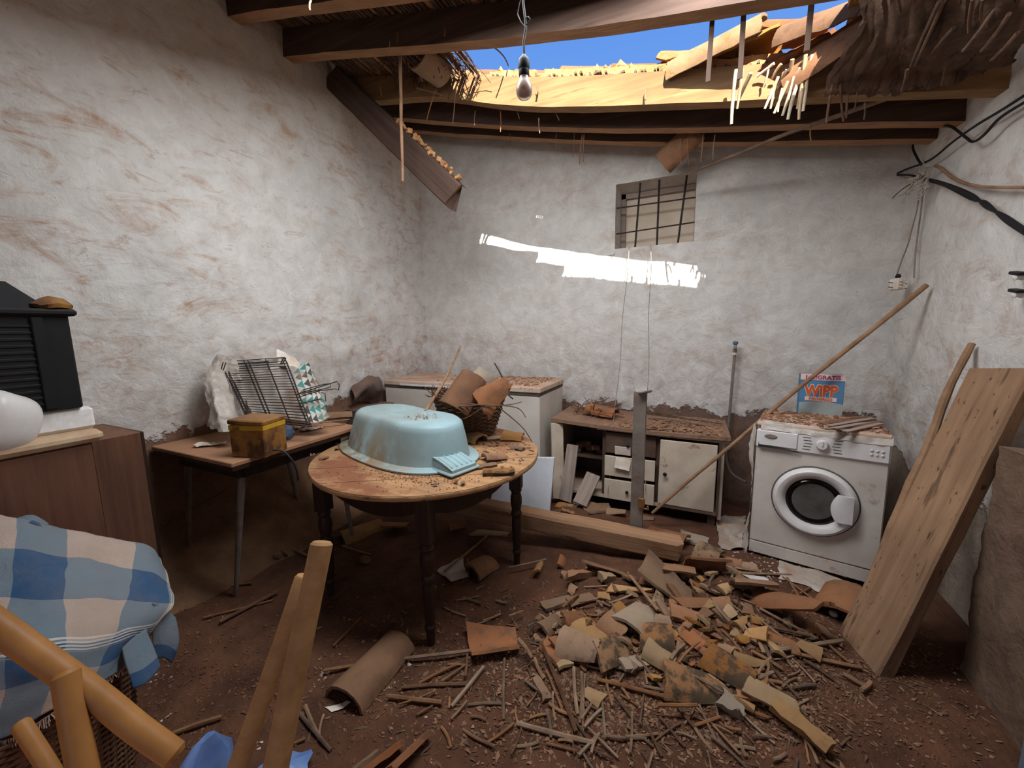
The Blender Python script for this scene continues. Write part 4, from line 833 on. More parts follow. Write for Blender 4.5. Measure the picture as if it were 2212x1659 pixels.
for i, (px, py) in enumerate(((940, 1050), (985, 1044), (1000, 1047), (675, 985), (700, 993), (738, 962), (728, 972), (745, 968), (720, 960))):
    p = on_table(px, py, .002); sz = rg.uniform(.018, .035); an = rg.uniform(0, 6.28)
    mb = MB().grid(lambda u, v: p+rzm(an)@V(((u-.5)*sz*2, (v-.5)*sz*(1-abs(2*u-1))*1.2, .004+.010*sin(3*u+2*v)**2)), 6, 4); mb.build('dry_leaf', mCANED, origin=p, smooth=True, label='curled dry brown leaf on the bare part of the round table top' if i < 3 else 'curled dry brown leaf on the round table left of the bath', cat='leaf', group='dry leaves on the table, right' if i < 3 else 'dry leaves on the table, left')
# ---- wicker basket with tiles
bc = V((-1.42, 2.33, TZ+.002))
bk = thing('wicker_basket', 'round dark wicker basket full of broken tiles on the round table', 'basket', bc)
def bprof(t): return .155+.10*t**.8
nst = 26
sm_ = MB()
for k in range(nst):
    a_ = 2*pi*k/nst; sm_.tube([bc+V((bprof(t)*cos(a_), bprof(t)*sin(a_), .30*t)) for t in (0, .25, .5, .75, 1, 1.06)], .005, 5)
sm_.build('stakes', mWICK, bk, kind='stuff')
we = MB()
for i in range(22):
    t = (i+.5)/22; r_ = bprof(t); n_ = nst*4
    if t > .8:
        pts = [bc+V(((r_+.006*sin(nst*2*pi*k/n_+pi*i))*cos(2*pi*k/n_), (r_+.006*sin(nst*2*pi*k/n_+pi*i))*sin(2*pi*k/n_), .30*t+.03*(t-.8)*sin(5*2*pi*k/n_))) for k in range(n_+1) if not (.55 < k/n_ < .62)]
        k0 = next((j for j in range(len(pts)-1) if (pts[j+1]-pts[j]).length > .09), None)
        if k0: we.tube(pts[:k0+1], .0068, 5); we.tube(pts[k0+1:], .0068, 5)
        else: we.tube(pts, .0068, 5)
    else: we.tube([bc+V(((r_+.006*sin(nst*2*pi*k/n_/2+pi*i))*cos(2*pi*k/n_), (r_+.006*sin(nst*2*pi*k/n_/2+pi*i))*sin(2*pi*k/n_), .30*t)) for k in range(n_+1)], .0068, 5)
we.build('weave', mWICK, bk, smooth=True, kind='stuff')
MB().lathe([(.001, .004), (.15, .004), (.155, .012)], 26, bc, cap=False).build('basket_bottom', mWICK, bk)
MB().lathe([(.14, .015), (.195, .16), (.001, .19)], 26, bc, cap=False).build('packed_earth', mMUD, bk, smooth=True)
rmn = MB()
for k in range(40):
    a_ = rg.uniform(2.4, 3.9); p = bc+V((cos(a_)*.24, sin(a_)*.24, .27)); d = V((cos(a_)*.04+rg.uniform(-.05, .05), rg.uniform(-.05, .05), rg.uniform(-.02, .09))); rmn.tube([p, p+d*.6, p+d], .0022, 4)
rmn.build('frayed_rim', mWICK, bk, kind='stuff')
for i, pts in enumerate((((1000, 880), (1060, 872), (1090, 890), (1130, 925), (1150, 956)), ((990, 878), (1050, 874), (1105, 878), (1125, 886), (1136, 902)), ((995, 870), (1060, 876), (1100, 874), (1128, 868)), ((940, 900), (1000, 905), (1045, 880), (1090, 876)))):
    P_ = [at_d(px, py, 2.40-.02*i) for px, py in pts]; MB().tube([catmull([P_, P_], k/16, 0) for k in range(17)], [.0042-.0015*k/16 for k in range(17)], 5).build('loose_cane', mWICK, bk, smooth=True)
def tile_free(name, mat, label, p, xd, zd, L, w, a=(0, 1), seed=0, jag=.02, q=None, cat='roof tile', t=.014, group=None):
    return place_mb(barrel(L, w, w*.86, *a, nv=7, seed=seed, jag=jag, q=q, t=t), face(p, xd, zd)).build(name, mat, origin=p, smooth=True, label=label, cat=cat, group=group)
tile_free('roof_tile', mTILE, 'left curved tile standing in the wicker basket', at_d(1003, 850, 2.50), at_d(1018, 828, 2.55)-at_d(985, 880, 2.48), (.45, -.75, .5), .26, .19, (.1, .95), 11, .03)
tile_free('roof_tile', mTILE, 'right pointed tile piece standing in the wicker basket', at_d(1068, 858, 2.50), at_d(1085, 840, 2.52)-at_d(1045, 872, 2.5), (.3, -.9, .35), .24, .24, (.2, .8), 12, .06, ((0, 0), (1, .1), (.7, 1), (.3, 1)))
tile_free('roof_tile', mTILEP, 'rear tile piece peeping over the other two in the basket', at_d(1038, 828, 2.58), at_d(1052, 812, 2.6)-at_d(1030, 840, 2.58), (.4, -.8, .3), .16, .16, (.2, .9), 13, .05)
stick('propped_stick', 'thin brown stick standing beside the basket against the freezer', at_d(920, 890, 2.45), at_y(995, 748, 2.90), .011, .008, mSTICK, seed=21, bend=.012, wob=.004)
P_ = [at_d(*q) for q in ((1068, 784, 2.62), (1085, 815, 2.58), (1092, 845, 2.52), (1108, 862, 2.48))]; MB().tube([catmull([P_, P_], k/12, 0) for k in range(13)], .0045, 5).build('bent_wire', mIRON, origin=P_[-1], smooth=True, label='dark bent wire rising from the right side of the basket', cat='wire')
# ---- old table by the left wall
lt = thing('side_table', 'old brown table with splayed legs pushed against the left wall', 'table', (-2.45, 1.53, 0))
tx0, tx1, ty0, ty1, tzz = -2.83, -2.06, 1.10, 1.93, .86
MB().box(((tx0+tx1)/2, (ty0+ty1)/2, tzz-.012), (tx1-tx0, ty1-ty0, .024), b=.004).build('table_top', wood('side_table_top', (178, 130, 96), (146, 102, 74), .7, 1, .7, 1, .15), lt)
MB().box(((tx0+tx1)/2, (ty0+ty1)/2, tzz-.037), (tx1-tx0-.012, ty1-ty0-.012, .022), b=.003).build('lower_leaf', mDARKW, lt)
ap = MB()
for c_, d_ in (((tx1-.09, (ty0+ty1)/2, tzz-.085), (.02, ty1-ty0-.2, .075)), (((tx0+tx1)/2, ty0+.09, tzz-.085), (tx1-tx0-.2, .02, .075))): ap.box(c_, d_)
for nm, c_, d_ in (('apron', (tx1-.09, (ty0+ty1)/2, tzz-.085), (.02, ty1-ty0-.2, .075)), ('apron', ((tx0+tx1)/2, ty0+.09, tzz-.085), (tx1-tx0-.2, .02, .075))): MB().box(c_, d_).build(nm, mDARKW, lt)
for (a_, b_) in (((tx1-.12, ty0+.12), (tx1-.26, ty0+.08)), ((tx0+.12, ty0+.12), (tx0+.10, ty0+.05)), ((tx1-.12, ty1-.12), (tx1-.10, ty1-.04)), ((tx0+.12, ty1-.12), (tx0+.16, ty1-.06))):
    q = V((b_[0], b_[1], 0)); q.z = gz(q.x, q.y)-.005; MB().tube([V((a_[0], a_[1], tzz-.05)), q], [.02, .012], 10).build('leg', mSTEEL, lt, smooth=True)
# grill racks
gA, gB, gC, gD = at_z(535, 906, tzz+.012), at_z(674, 921, tzz+.012), at_x(617, 776, -2.70), at_x(480, 786, -2.70)
gA = at_d(535, 905, 2.28); gB = at_d(672, 920, 2.28); gA.z = max(gA.z, tzz+.01); gB.z = max(gB.z, tzz+.01); gC = at_d(617, 776, 2.72); gD = at_d(480, 786, 2.52)
gr = thing('grill_rack', 'double wire grill basket leaning on the side table against the left wall', 'grill', (gA+gB)/2)
gn = (gB-gA).cross(gD-gA).normalized()
if gn.x < 0: gn = -gn
for lay, off in (('upper_grid', gn*.018), ('lower_grid', gn*-.008)):
    g_ = MB(); P4 = lambda u, v: (gA*(1-u)+gB*u)*(1-v)+(gD*(1-u)+gC*u)*v+off
    g_.tube([P4(0, 0), P4(1, 0), P4(1, 1), P4(0, 1), P4(0, 0)], .0036, 6)
    for u in (.05, .34, .40, .68, .95): g_.tube([P4(u, 0)-gn*.003, P4(u, 1)-gn*.003], .003, 6)
    for i in range(24): v = (i+.5)/24; g_.tube([P4(0, v), P4(.5, v)+gn*.003*sin(i), P4(1, v)], .0019, 5)
    g_.build(lay, mIRON, gr, kind='stuff')
for nm, pts in (('handle', ((640, 852), (690, 836), (728, 824), (733, 832), (731, 843), (724, 840), (690, 844), (645, 858))), ('handle', ((655, 842), (700, 830), (714, 829), (714, 836), (700, 840), (660, 848))), ('handle', ((650, 872), (692, 862), (704, 867), (702, 850), (694, 848))), ('catch', ((478, 798), (482, 782), (488, 783), (482, 800))), ('catch', ((606, 785), (614, 772), (618, 773), (608, 788)))):
    MB().tube([at_d(px, py, 2.45+.0006*(px-640)) for px, py in pts], .0032, 6).build(nm, mIRON, gr, smooth=True)
# crumpled plastic behind and beside the grill
def film(name, rows, mat, label, amp=.03, fr=9, nu=44, nv=44, uv=False, cat='plastic bag', seed=0):
    R_ = [[at_d(*q) for q in r] for r in rows]; mb = MB().grid(lambda u, v: catmull(R_, u, v), nu, nv, uv=uv)
    for q in mb.v: q += amp*mn.noise_vector(q*fr+V((seed, 0, 0)))+amp*.35*mn.noise_vector(q*fr*2.7+V((seed, 3, 0)))
    for q in mb.v: q += V((1, -.3, .2))*amp*.8*(.5-abs(mn.noise(q*fr*2.2+V((0, seed, 5)))))
    for q in mb.v:
        q.z = max(q.z, tzz+.004); q.x = max(q.x, XL+.035)
    return mb.build(name, mat, origin=R_[-1][1], smooth=True, label=label, cat=cat)
film('plastic_bag', [[(448, 795, 2.42), (465, 772, 2.46), (490, 770, 2.5), (510, 772, 2.52)], [(440, 825, 2.36), (460, 820, 2.36), (490, 815, 2.45), (525, 830, 2.48)], [(448, 870, 2.30), (470, 865, 2.26), (500, 870, 2.34), (530, 890, 2.40)], [(450, 918, 2.27), (475, 930, 2.18), (505, 930, 2.2), (520, 925, 2.3)]], mFOIL, 'crumpled clear plastic bag hanging over the left end of the grill rack', .028, 10)
film('plastic_sheet', [[(470, 772, 2.56), (520, 768, 2.6), (570, 775, 2.66), (600, 772, 2.72)], [(490, 800, 2.56), (530, 800, 2.6), (580, 800, 2.64), (620, 800, 2.7)], [(520, 850, 2.48), (560, 850, 2.52), (600, 850, 2.54), (640, 850, 2.6)], [(540, 890, 2.36), (580, 900, 2.38), (620, 905, 2.38), (660, 910, 2.42)]], mFOIL, 'dusty white plastic sheet spread behind the grill rack', .016, 8, seed=4, cat='plastic sheet')
film('brown_paper', [[(585, 775, 2.74), (598, 757, 2.76), (606, 757, 2.78), (615, 770, 2.78)], [(582, 785, 2.70), (598, 775, 2.7), (618, 772, 2.74), (640, 775, 2.8)], [(590, 795, 2.68), (610, 792, 2.68), (630, 790, 2.7), (645, 800, 2.76)]], mPAPER, 'peak of crumpled brown packing paper above the grill rack', .018, 14, 16, 12, seed=7, cat='paper')
film('printed_bag', [[(632, 800, 2.72), (650, 792, 2.76), (664, 782, 2.80), (670, 790, 2.82)], [(640, 830, 2.62), (660, 826, 2.66), (675, 820, 2.7), (684, 822, 2.72)], [(650, 870, 2.5), (668, 868, 2.52), (684, 866, 2.56), (698, 866, 2.58)], [(664, 915, 2.38), (680, 912, 2.4), (698, 908, 2.42), (714, 900, 2.46)]], mTRI, 'bag printed with teal and grey triangles behind the right end of the grill', .010, 9, 20, 30, uv=True, seed=9)
# tin box, blue net, paper, clay, wire
tbx = V((-2.09, 1.265, tzz)); tbxR = rzm(.30)
tn = thing('tin_box', 'rusty square tin with a yellow band on the near corner of the side table', 'tin', tbx, tbxR)
MB().box((0, 0, .083), (.20, .16, .166), b=.006).build('tin_body', mRUST, tn, local=True)
MB().box((0, 0, .158), (.203, .163, .028), b=.003).build('yellow_band', mYEL, tn, local=True)
MB().box((0, .0, .186), (.208, .168, .026), ry(.03), b=.006).build('tin_lid', mRUST, tn, local=True)
nb_ = MB().lathe([(.001, 0), (.05, .005), (.062, .03), (.05, .07), (.02, .09), (.001, .092)], 22, at_z(612, 948, tzz+.002), cap=False)
for q in nb_.v: q += .02*mn.noise_vector(q*22)
for q in nb_.v: q.z = max(q.z, tzz+.003)
nb_.build('net_bundle', mNET, origin=at_z(612, 948, tzz), smooth=True, label='small blue-grey net bundle on the side table beside the tin', cat='net')
for i, (px, py, L_, w_, an, lb_) in enumerate(((672, 928, .14, .06, .9, 'folded white paper scrap near the right edge of the side table'), (650, 925, .10, .05, .3, 'white paper scrap beside the blue net bundle'), (455, 962, .16, .05, .7, 'torn yellowish paper strip at the left end of the side table'))):
    p = at_z(px, py, tzz+.003); mb = MB().grid(lambda u, v: p+rzm(an)@V(((u-.5)*L_, (v-.5)*w_*(1+.4*sin(5*u)), .004+.022*abs(nz(u*3+i*5, v*2, i, 1.3, 3)))), 12, 6); mb.build('paper_scrap', mPAPER, origin=p, smooth=True, label=lb_, cat='paper')
tile_on('clay_shard', 734, 902, tzz, .17, .14, .9, mTILE, 'brown curved clay shard at the back end of the side table', seed=41, a=(.15, .85))
for i, (px, py) in enumerate(((700, 915), (690, 925))): stick('table_twig', ('upper' if i == 0 else 'lower')+' thin twig lying along the right edge of the side table', at_z(px-10, py-2, tzz+.006), at_z(px+55, py-9, tzz+.006), .005, .004, mSTICK, cat='twig', seed=50+i, bend=.004, wob=.001)
P_ = [at_d(*q) for q in ((590, 972, 1.98), (612, 975, 1.99), (632, 996, 2.0), (642, 1020, 2.02), (644, 1038, 2.03))]; MB().tube([catmull([P_, P_], k/14, 0) for k in range(15)], .0055, 6).build('black_cable', mWIRE, origin=P_[0], smooth=True, label='black cable end dangling from the side table edge below the tin', cat='cable')
# ---- left dresser, television-like black cabinet on it, slab, board
ds = thing('brown_dresser', 'worn dark brown dresser against the left wall behind the blanket', 'dresser', (-2.48, .25, 0))
MB().box((-2.475, .24, .54), (.60, .84, 1.08), b=.006).build('dresser_body', mBROWNW, ds)
MB().box((-2.167, .24, .545), (.012, .835, 1.05), b=.002).build('front_panel', mBROWNW, ds)
MB().box((-2.465, .245, 1.105), (.65, .90, .05), b=.018).build('dresser_top', simple('dusty_top', (206, 184, 152), (168, 132, 100), 7, .8, 0, .3, .005, .6), ds)
for x_ in (-2.75, -2.23):
    for y_ in (-.12, .6): MB().box((x_, y_, .0), (.05, .05, .12)).build('dresser_foot', mBROWNW, ds)
fs_ = MB().box((-2.50, .30, 1.175), (.62, .78, .085), b=.012); fs_.rough(.006, 9)
fs_.build('foam_slab', mFOAM, origin=(-2.5, .3, 1.13), label='white polystyrene slab under the black cabinet on the dresser', cat='foam')
bb = thing('black_cabinet', 'black ribbed metal cabinet standing on the white foam slab', 'cabinet', (-2.45, .25, 1.225))
bR = rx(.05)
MB().box((-2.48, .26, 1.40), (.60, .80, .36), b=.006).build('cabinet_body', mBLACK, bb)
for i in range(13): MB().box((-2.178, .23, 1.25+.024*i), (.004, .70, .010), b=.0015).build('rib', mBLACK, bb)
MB().box((-2.48, .26, 1.588), (.64, .84, .026), b=.008).build('lid', mBLACK, bb)
MB().box((-2.176, .575, 1.40), (.014, .03, .34), b=.003).build('corner_trim', mBLACK, bb)
tp_ = MB().add([(-2.42, .20, 1.602), (-2.2, .20, 1.602), (-2.2, .62, 1.602), (-2.42, .62, 1.602), (-2.40, .20, 1.70), (-2.22, .20, 1.70), (-2.22, .53, 1.695), (-2.40, .53, 1.695)], [(3, 2, 1, 0), (4, 5, 6, 7), (0, 1, 5, 4), (1, 2, 6, 5), (2, 3, 7, 6), (3, 0, 4, 7)])
tp_.build('wedge_box', mBLACK, origin=(-2.3, .4, 1.6), label='small dark wedge-shaped case on top of the black cabinet', cat='case')
cl_ = MB().lathe([(.001, 0), (.05, .003), (.055, .015), (.03, .035), (.001, .042)], 18, (-2.21, .63, 1.602), cap=False)
for q in cl_.v: q += .015*mn.noise_vector(q*25); q.z = max(q.z, 1.602)
cl_.build('crumpled_foil', mRUST, origin=(-2.21, .63, 1.602), smooth=True, label='crumpled dark and golden foil beside the wedge case on the black cabinet', cat='foil')
jg = MB(); jc = at_d(-50, 905, 1.36)
def sgn(a, e): return (1 if a > 0 else -1)*abs(a)**e
Rj = rzm(.45)@ry(.25)@rx(-.35)
jg.grid(lambda u, v: jc+Rj@V((.155*sgn(cos(2*pi*u), .6)*sgn(sin(pi*v), .6), .10*sgn(sin(2*pi*u), .6)*sgn(sin(pi*v), .6), .115*sgn(-cos(pi*v), .7))), 40, 22); jg.rough(.012, 8)
jg.build('plastic_jug', mPLAST, origin=jc, smooth=True, label='white translucent plastic jug lying on the dresser edge', cat='jug')
bp_ = thing('open_drawer_frame', 'brown wooden drawer standing on end between the dresser and the side table', 'drawer', (-2.6, .84, 0))
MB().box((-2.60, .90, .53), (.42, .02, 1.02), b=.003).build('drawer_base', mDARKW, bp_)  # shade inside the drawer put into the colour as darker wood
MB().box((-2.40, .81, .53), (.026, .17, 1.02), b=.003).build('drawer_side', mBROWNW, bp_)
MB().box((-2.60, .81, 1.03), (.40, .17, .022), b=.003).build('drawer_end', mBROWNW, bp_)
# ---- wicker chair with the plaid blanket
wc = V((-1.82, .20, 0))
ch = thing('wicker_armchair', 'wicker armchair woven in brown cane under the blue plaid blanket', 'chair', wc)
def cprof(t): return .33+.03*t
CE = .66
csw = MB()
for i in range(44):
    t = i/43; z_ = .02+.42*t; n_ = 120; r_ = cprof(t)
    csw.tube([wc+V((CE*(r_+.008*sin(40*2*pi*k/n_+pi*i))*cos(2*pi*k/n_), (r_+.008*sin(40*2*pi*k/n_+pi*i))*sin(2*pi*k/n_), z_)) for k in range(n_+1)], .0055, 5)
csw.build('weave', mWICK, ch, smooth=True, kind='stuff')
cst = MB()
for k in range(40):
    a_ = 2*pi*k/40; cst.tube([wc+V((CE*cprof(t)*cos(a_), cprof(t)*sin(a_), .45*t)) for t in (0, .5, 1)], .0055, 5)
cst.build('stakes', mWICK, ch, kind='stuff')
MB().lathe([(.001, .42), (.31, .42), (.34, .40)], 40, wc, Matrix.Diagonal((CE, 1, 1)), cap=False).build('seat', mBROWNP, ch)
BR = [[(-160, 1085, 1.28), (40, 1122, 1.33), (150, 1150, 1.42), (300, 1178, 1.56), (335, 1205, 1.60)],
      [(-160, 1180, 1.20), (40, 1190, 1.25), (150, 1205, 1.32), (300, 1235, 1.45), (358, 1262, 1.50)],
      [(-170, 1290, 1.10), (30, 1285, 1.15), (150, 1290, 1.21), (290, 1300, 1.33), (378, 1296, 1.43)],
      [(-180, 1400, 1.03), (20, 1385, 1.07), (150, 1375, 1.13), (270, 1365, 1.25), (350, 1335, 1.37)],
      [(-190, 1500, 1.00), (10, 1470, 1.035), (130, 1440, 1.09), (230, 1420, 1.19), (300, 1390, 1.31)],
      [(-200, 1610, .99), (5, 1600, 1.02), (100, 1548, 1.06), (190, 1485, 1.14), (268, 1440, 1.26)]]
BR3 = [[at_d(*q) for q in r] for r in BR]
bl = MB().grid(lambda u, v: catmull(BR3, u, v), 70, 60, uv=True)
for q in bl.v: q += .014*mn.noise_vector(V((q.x*4, q.y*9, q.z*5)))+.005*mn.noise_vector(q*19)
blo = bl.build('plaid_blanket', mPLAID, origin=(wc.x, wc.y, .5), smooth=True, label='blue and white plaid wool blanket draped over the wicker armchair', cat='blanket')
sol = blo.modifiers.new('thick', 'SOLIDIFY'); sol.thickness = .006
for rows in ([[(330, 1300, 1.36), (352, 1310, 1.40), (376, 1335, 1.44)], [(330, 1370, 1.36), (358, 1375, 1.39), (384, 1392, 1.43)], [(328, 1425, 1.36), (352, 1420, 1.38), (370, 1432, 1.41)]], [[(262, 1395, 1.24), (285, 1380, 1.27), (316, 1357, 1.31)], [(272, 1440, 1.23), (300, 1430, 1.26), (330, 1410, 1.30)], [(290, 1484, 1.23), (318, 1472, 1.25), (344, 1440, 1.29)]], [[(40, 1120, 1.36), (70, 1116, 1.38), (102, 1135, 1.39)], [(40, 1135, 1.33), (70, 1132, 1.34), (100, 1148, 1.36)]], [[(300, 1180, 1.58), (320, 1192, 1.6), (336, 1205, 1.62)], [(296, 1200, 1.54), (316, 1212, 1.56), (330, 1222, 1.58)]]):
    R3 = [[at_d(*q) for q in r] for r in rows]; ft = MB().grid(lambda u, v: catmull(R3, u, v), 14, 14, uv=True); ft.uv = [(.30+.16*x, .05+.24*y) for x, y in ft.uv]
    for q in ft.v: q += .006*mn.noise_vector(q*9)
    f_ = ft.build('hanging_corner', mPLAID, blo, smooth=True); s2 = f_.modifiers.new('thick', 'SOLIDIFY'); s2.thickness = .006
fg = MB()
for k in range(160):
    u = k/160; p = catmull(BR3, u, 1.0); d = V((rg.uniform(-.008, .008), rg.uniform(-.008, .008), -rg.uniform(.012, .03))); fg.tube([p, p+d], .0014, 3)
fg.build('fringe', mPLAID, blo, kind='stuff')
# ---- bamboo frame in the near left corner
bf0 = at_d(-40, 1330, .84); bf1 = at_d(375, 1630, .86)
bfm = thing('rattan_frame', 'honey-coloured rattan pole frame lying in the near left corner', 'frame', at_d(180, 1620, .86))
def rpole(nm, a_, b_, r0, r1=None, seed=0, **k):
    pts, rs = pole(a_, b_, r0, r1, seg=16, seed=seed, bend=.006, wob=.003); t0 = (pts[1]-pts[0]).normalized()
    pts = [pts[0]-t0*.008]+pts+[pts[-1]+t0*.010]; rs = [rs[0]*.72]+rs+[rs[-1]*.68]
    return MB().tube(pts, rs, 18).build(nm, mRATT, smooth=True, **k)
rpole('rail', bf0, bf1, .027, .024, 1, parent=bfm); q0 = at_d(142, 1458, .83); dq = at_d(186, 1659, .80)-q0; q1 = q0+dq*((.005-q0.z)/dq.z)
rpole('post', q0, q1, .023, .024, 2, parent=bfm); k0_ = at_d(45, 1565, .98); dk_ = at_d(150, 1740, .95)-k0_; rpole('brace', k0_, k0_+dk_*((.005-k0_.z)/dk_.z), .018, .018, 3, parent=bfm)
def wpole(nm, lab, a_, b_, r0, r1, seed):
    d = (b_-a_).normalized(); e = a_+d*((0.02-a_.z)/d.z)
    pts, rs = pole(e, a_, r0, r1, seg=14, seed=seed, bend=.008, wob=.003)
    t0 = (pts[-1]-pts[-2]).normalized(); pts += [pts[-1]+t0*.006]; rs += [rs[-1]*.8]
    return MB().tube(pts, rs, 16).build(nm, mPOLE, origin=e, smooth=True, label=lab, cat='pole')
wpole('wooden_pole', 'taller pale wooden pole standing in the left foreground', at_d(694, 1176, .98), at_d(588, 1659, .86), .0275, .0265, 1)
wpole('wooden_pole', 'shorter pale wooden pole standing just left of the taller one', at_d(656, 1248, 1.06), at_d(512, 1640, .98), .026, .0215, 2)
bgm = MB().lathe([(.001, 0), (.07, .01), (.085, .04), (.07, .09), (.03, .13), (.001, .14)], 26, at_g(452, 1672), cap=False)
for q in bgm.v: q += .05*mn.noise_vector(q*9)+.02*mn.noise_vector(q*23)
bgm.build('blue_bag', mBLUEBAG, origin=at_g(452, 1672), smooth=True, label='crumpled pale blue plastic bag on the floor beside the rattan frame', cat='plastic bag')
bgm = MB().lathe([(.001, 0), (.09, .01), (.10, .02), (.06, .04), (.001, .05)], 26, at_g(610, 1690), cap=False)
for q in bgm.v: q += .05*mn.noise_vector(q*9)+.02*mn.noise_vector(q*23)
bgm.build('blue_bag', mBLUEBAG, origin=at_g(610, 1690), smooth=True, label='deep blue plastic bag behind the foot of the taller wooden pole', cat='plastic bag')
# ---- cables and fittings on the right wall
def cable(name, pts, r, mat, label, x=1.235, cat='cable', n=6, parent=None):
    P_ = [at_x(q[0], q[1], q[2] if len(q) > 2 else x) for q in pts]; N_ = 6*len(P_)
    return MB().tube([catmull([P_, P_], k/N_, 0) for k in range(N_+1)], r, n).build(name, mat, parent, **({} if parent else dict(origin=P_[0])), smooth=True, label=label, cat=cat)
cable('black_cable', ((1935, 376), (1960, 365), (2010, 345), (2060, 305), (2110, 270), (2160, 240), (2215, 205)), .0065, mWIRE, 'upper black cable sloping along the top of the right wall')
cable('black_cable', ((1990, 356), (1978, 335), (1972, 315), (1985, 290), (2010, 276), (2050, 272), (2085, 296), (2102, 306), (2125, 292), (2160, 255), (2215, 220)), .0065, mWIRE, 'looping black cable hooked over the upper cable on the right wall')
for i, off in enumerate((0, 6, -5)):
    cable('black_cable', ((1915, 380), (1960, 378), (1990, 385+off*.3), (2040, 398+off*.5), (2100, 425+off), (2130, 443-off), (2170, 470+off), (2215, 500+off)), .006, mWIRE, ('middle', 'lower', 'upper')[i]+' strand of the twisted black cable bundle on the right wall')
cable('brown_cable', ((2020, 358), (2035, 365), (2055, 382), (2085, 396), (2120, 403), (2165, 405), (2215, 405)), .008, mSTICK, 'brown dusty cable running level along the right wall', 1.25)
tg = MB()
tgr = random.Random(2)
for k in range(26):
    a_ = at_x(1992+tgr.uniform(-10, 16), 375+tgr.uniform(-12, 20), 1.23); p = [a_]
    for i in range(4): p.append(p[-1]+V((tgr.uniform(-.03, .01), tgr.uniform(-.05, .05), tgr.uniform(-.05, .02))))
    tg.tube([catmull([p, p], i/10, 0) for i in range(11)], .003, 4)
for q in tg.v: q.x = min(q.x, 1.262)
tag(tg.build('wire_tangle', mWIREP, origin=at_x(1992, 380, 1.24)), 'tangle of bare pale wire ends in the upper corner of the right wall', 'wires', None, 'stuff')
jb = at_x(1938, 614, 1.20)
jt = thing('junction_box', 'cream porcelain terminal block dangling from wires in the right corner', 'junction box', jb)
MB().box(jb, (.05, .07, .075), rzm(.3), b=.006).build('block', mPAPER, jt)
for dz in (-.02, .0, .02): MB().tube([jb+V((.0, -.05, dz)), jb+V((0, .05, dz))], .006, 6).build('terminal', mPAPER, jt)
for dz in (.012, -.018): MB().tube([jb+V((-.05, -.02, dz)), jb+V((.06, .03, dz-.01))], .0025, 5).build('wire_pin', mIRON, jt)
MB().lathe([(.012, 0), (.016, .01), (.01, .025)], 8, jb+V((0, 0, .04))).build('knob', mBLACK, jt)
P_ = [at_x(*q, 1.22) for q in ((1937, 594), (1945, 570), (1962, 525), (1968, 500), (1980, 455), (1985, 420))]; MB().tube([catmull([P_, P_], k/24, 0) for k in range(25)], .004, 5).build('lead', mSTRING, jt, smooth=True)
cable('wall_wire', ((1974, 600), (1978, 540), (1986, 480), (1992, 430), (1995, 400)), .004, mSTRING, 'thin wire running straight down the right wall beside the junction box', 1.26)
cable('wall_wire', ((1928, 428), (1945, 412), (1975, 392), (1985, 385)), .003, mWIRE, 'short thin wire stretched to a nail near the right corner', 1.2)
for i, (px, py, l) in enumerate(((2206, 598, 'upper porcelain insulator with black clips at the right picture edge'), (2204, 636, 'lower porcelain insulator with black clips at the right picture edge'))):
    p = at_x(px, py, 1.26); it = thing('insulator', l, 'insulator', p); MB().lathe([(.012, 0), (.016, .012), (.011, .022), (.015, .034), (.006, .04)], 12, p+V((.015, 0, 0)), ry(-pi/2)).build('porcelain', mPLAST, it, smooth=True); MB().box(p+V((-.012, 0, .016)), (.03, .06, .014), rx(.2), b=.003).build('clip', mBLACK, it)
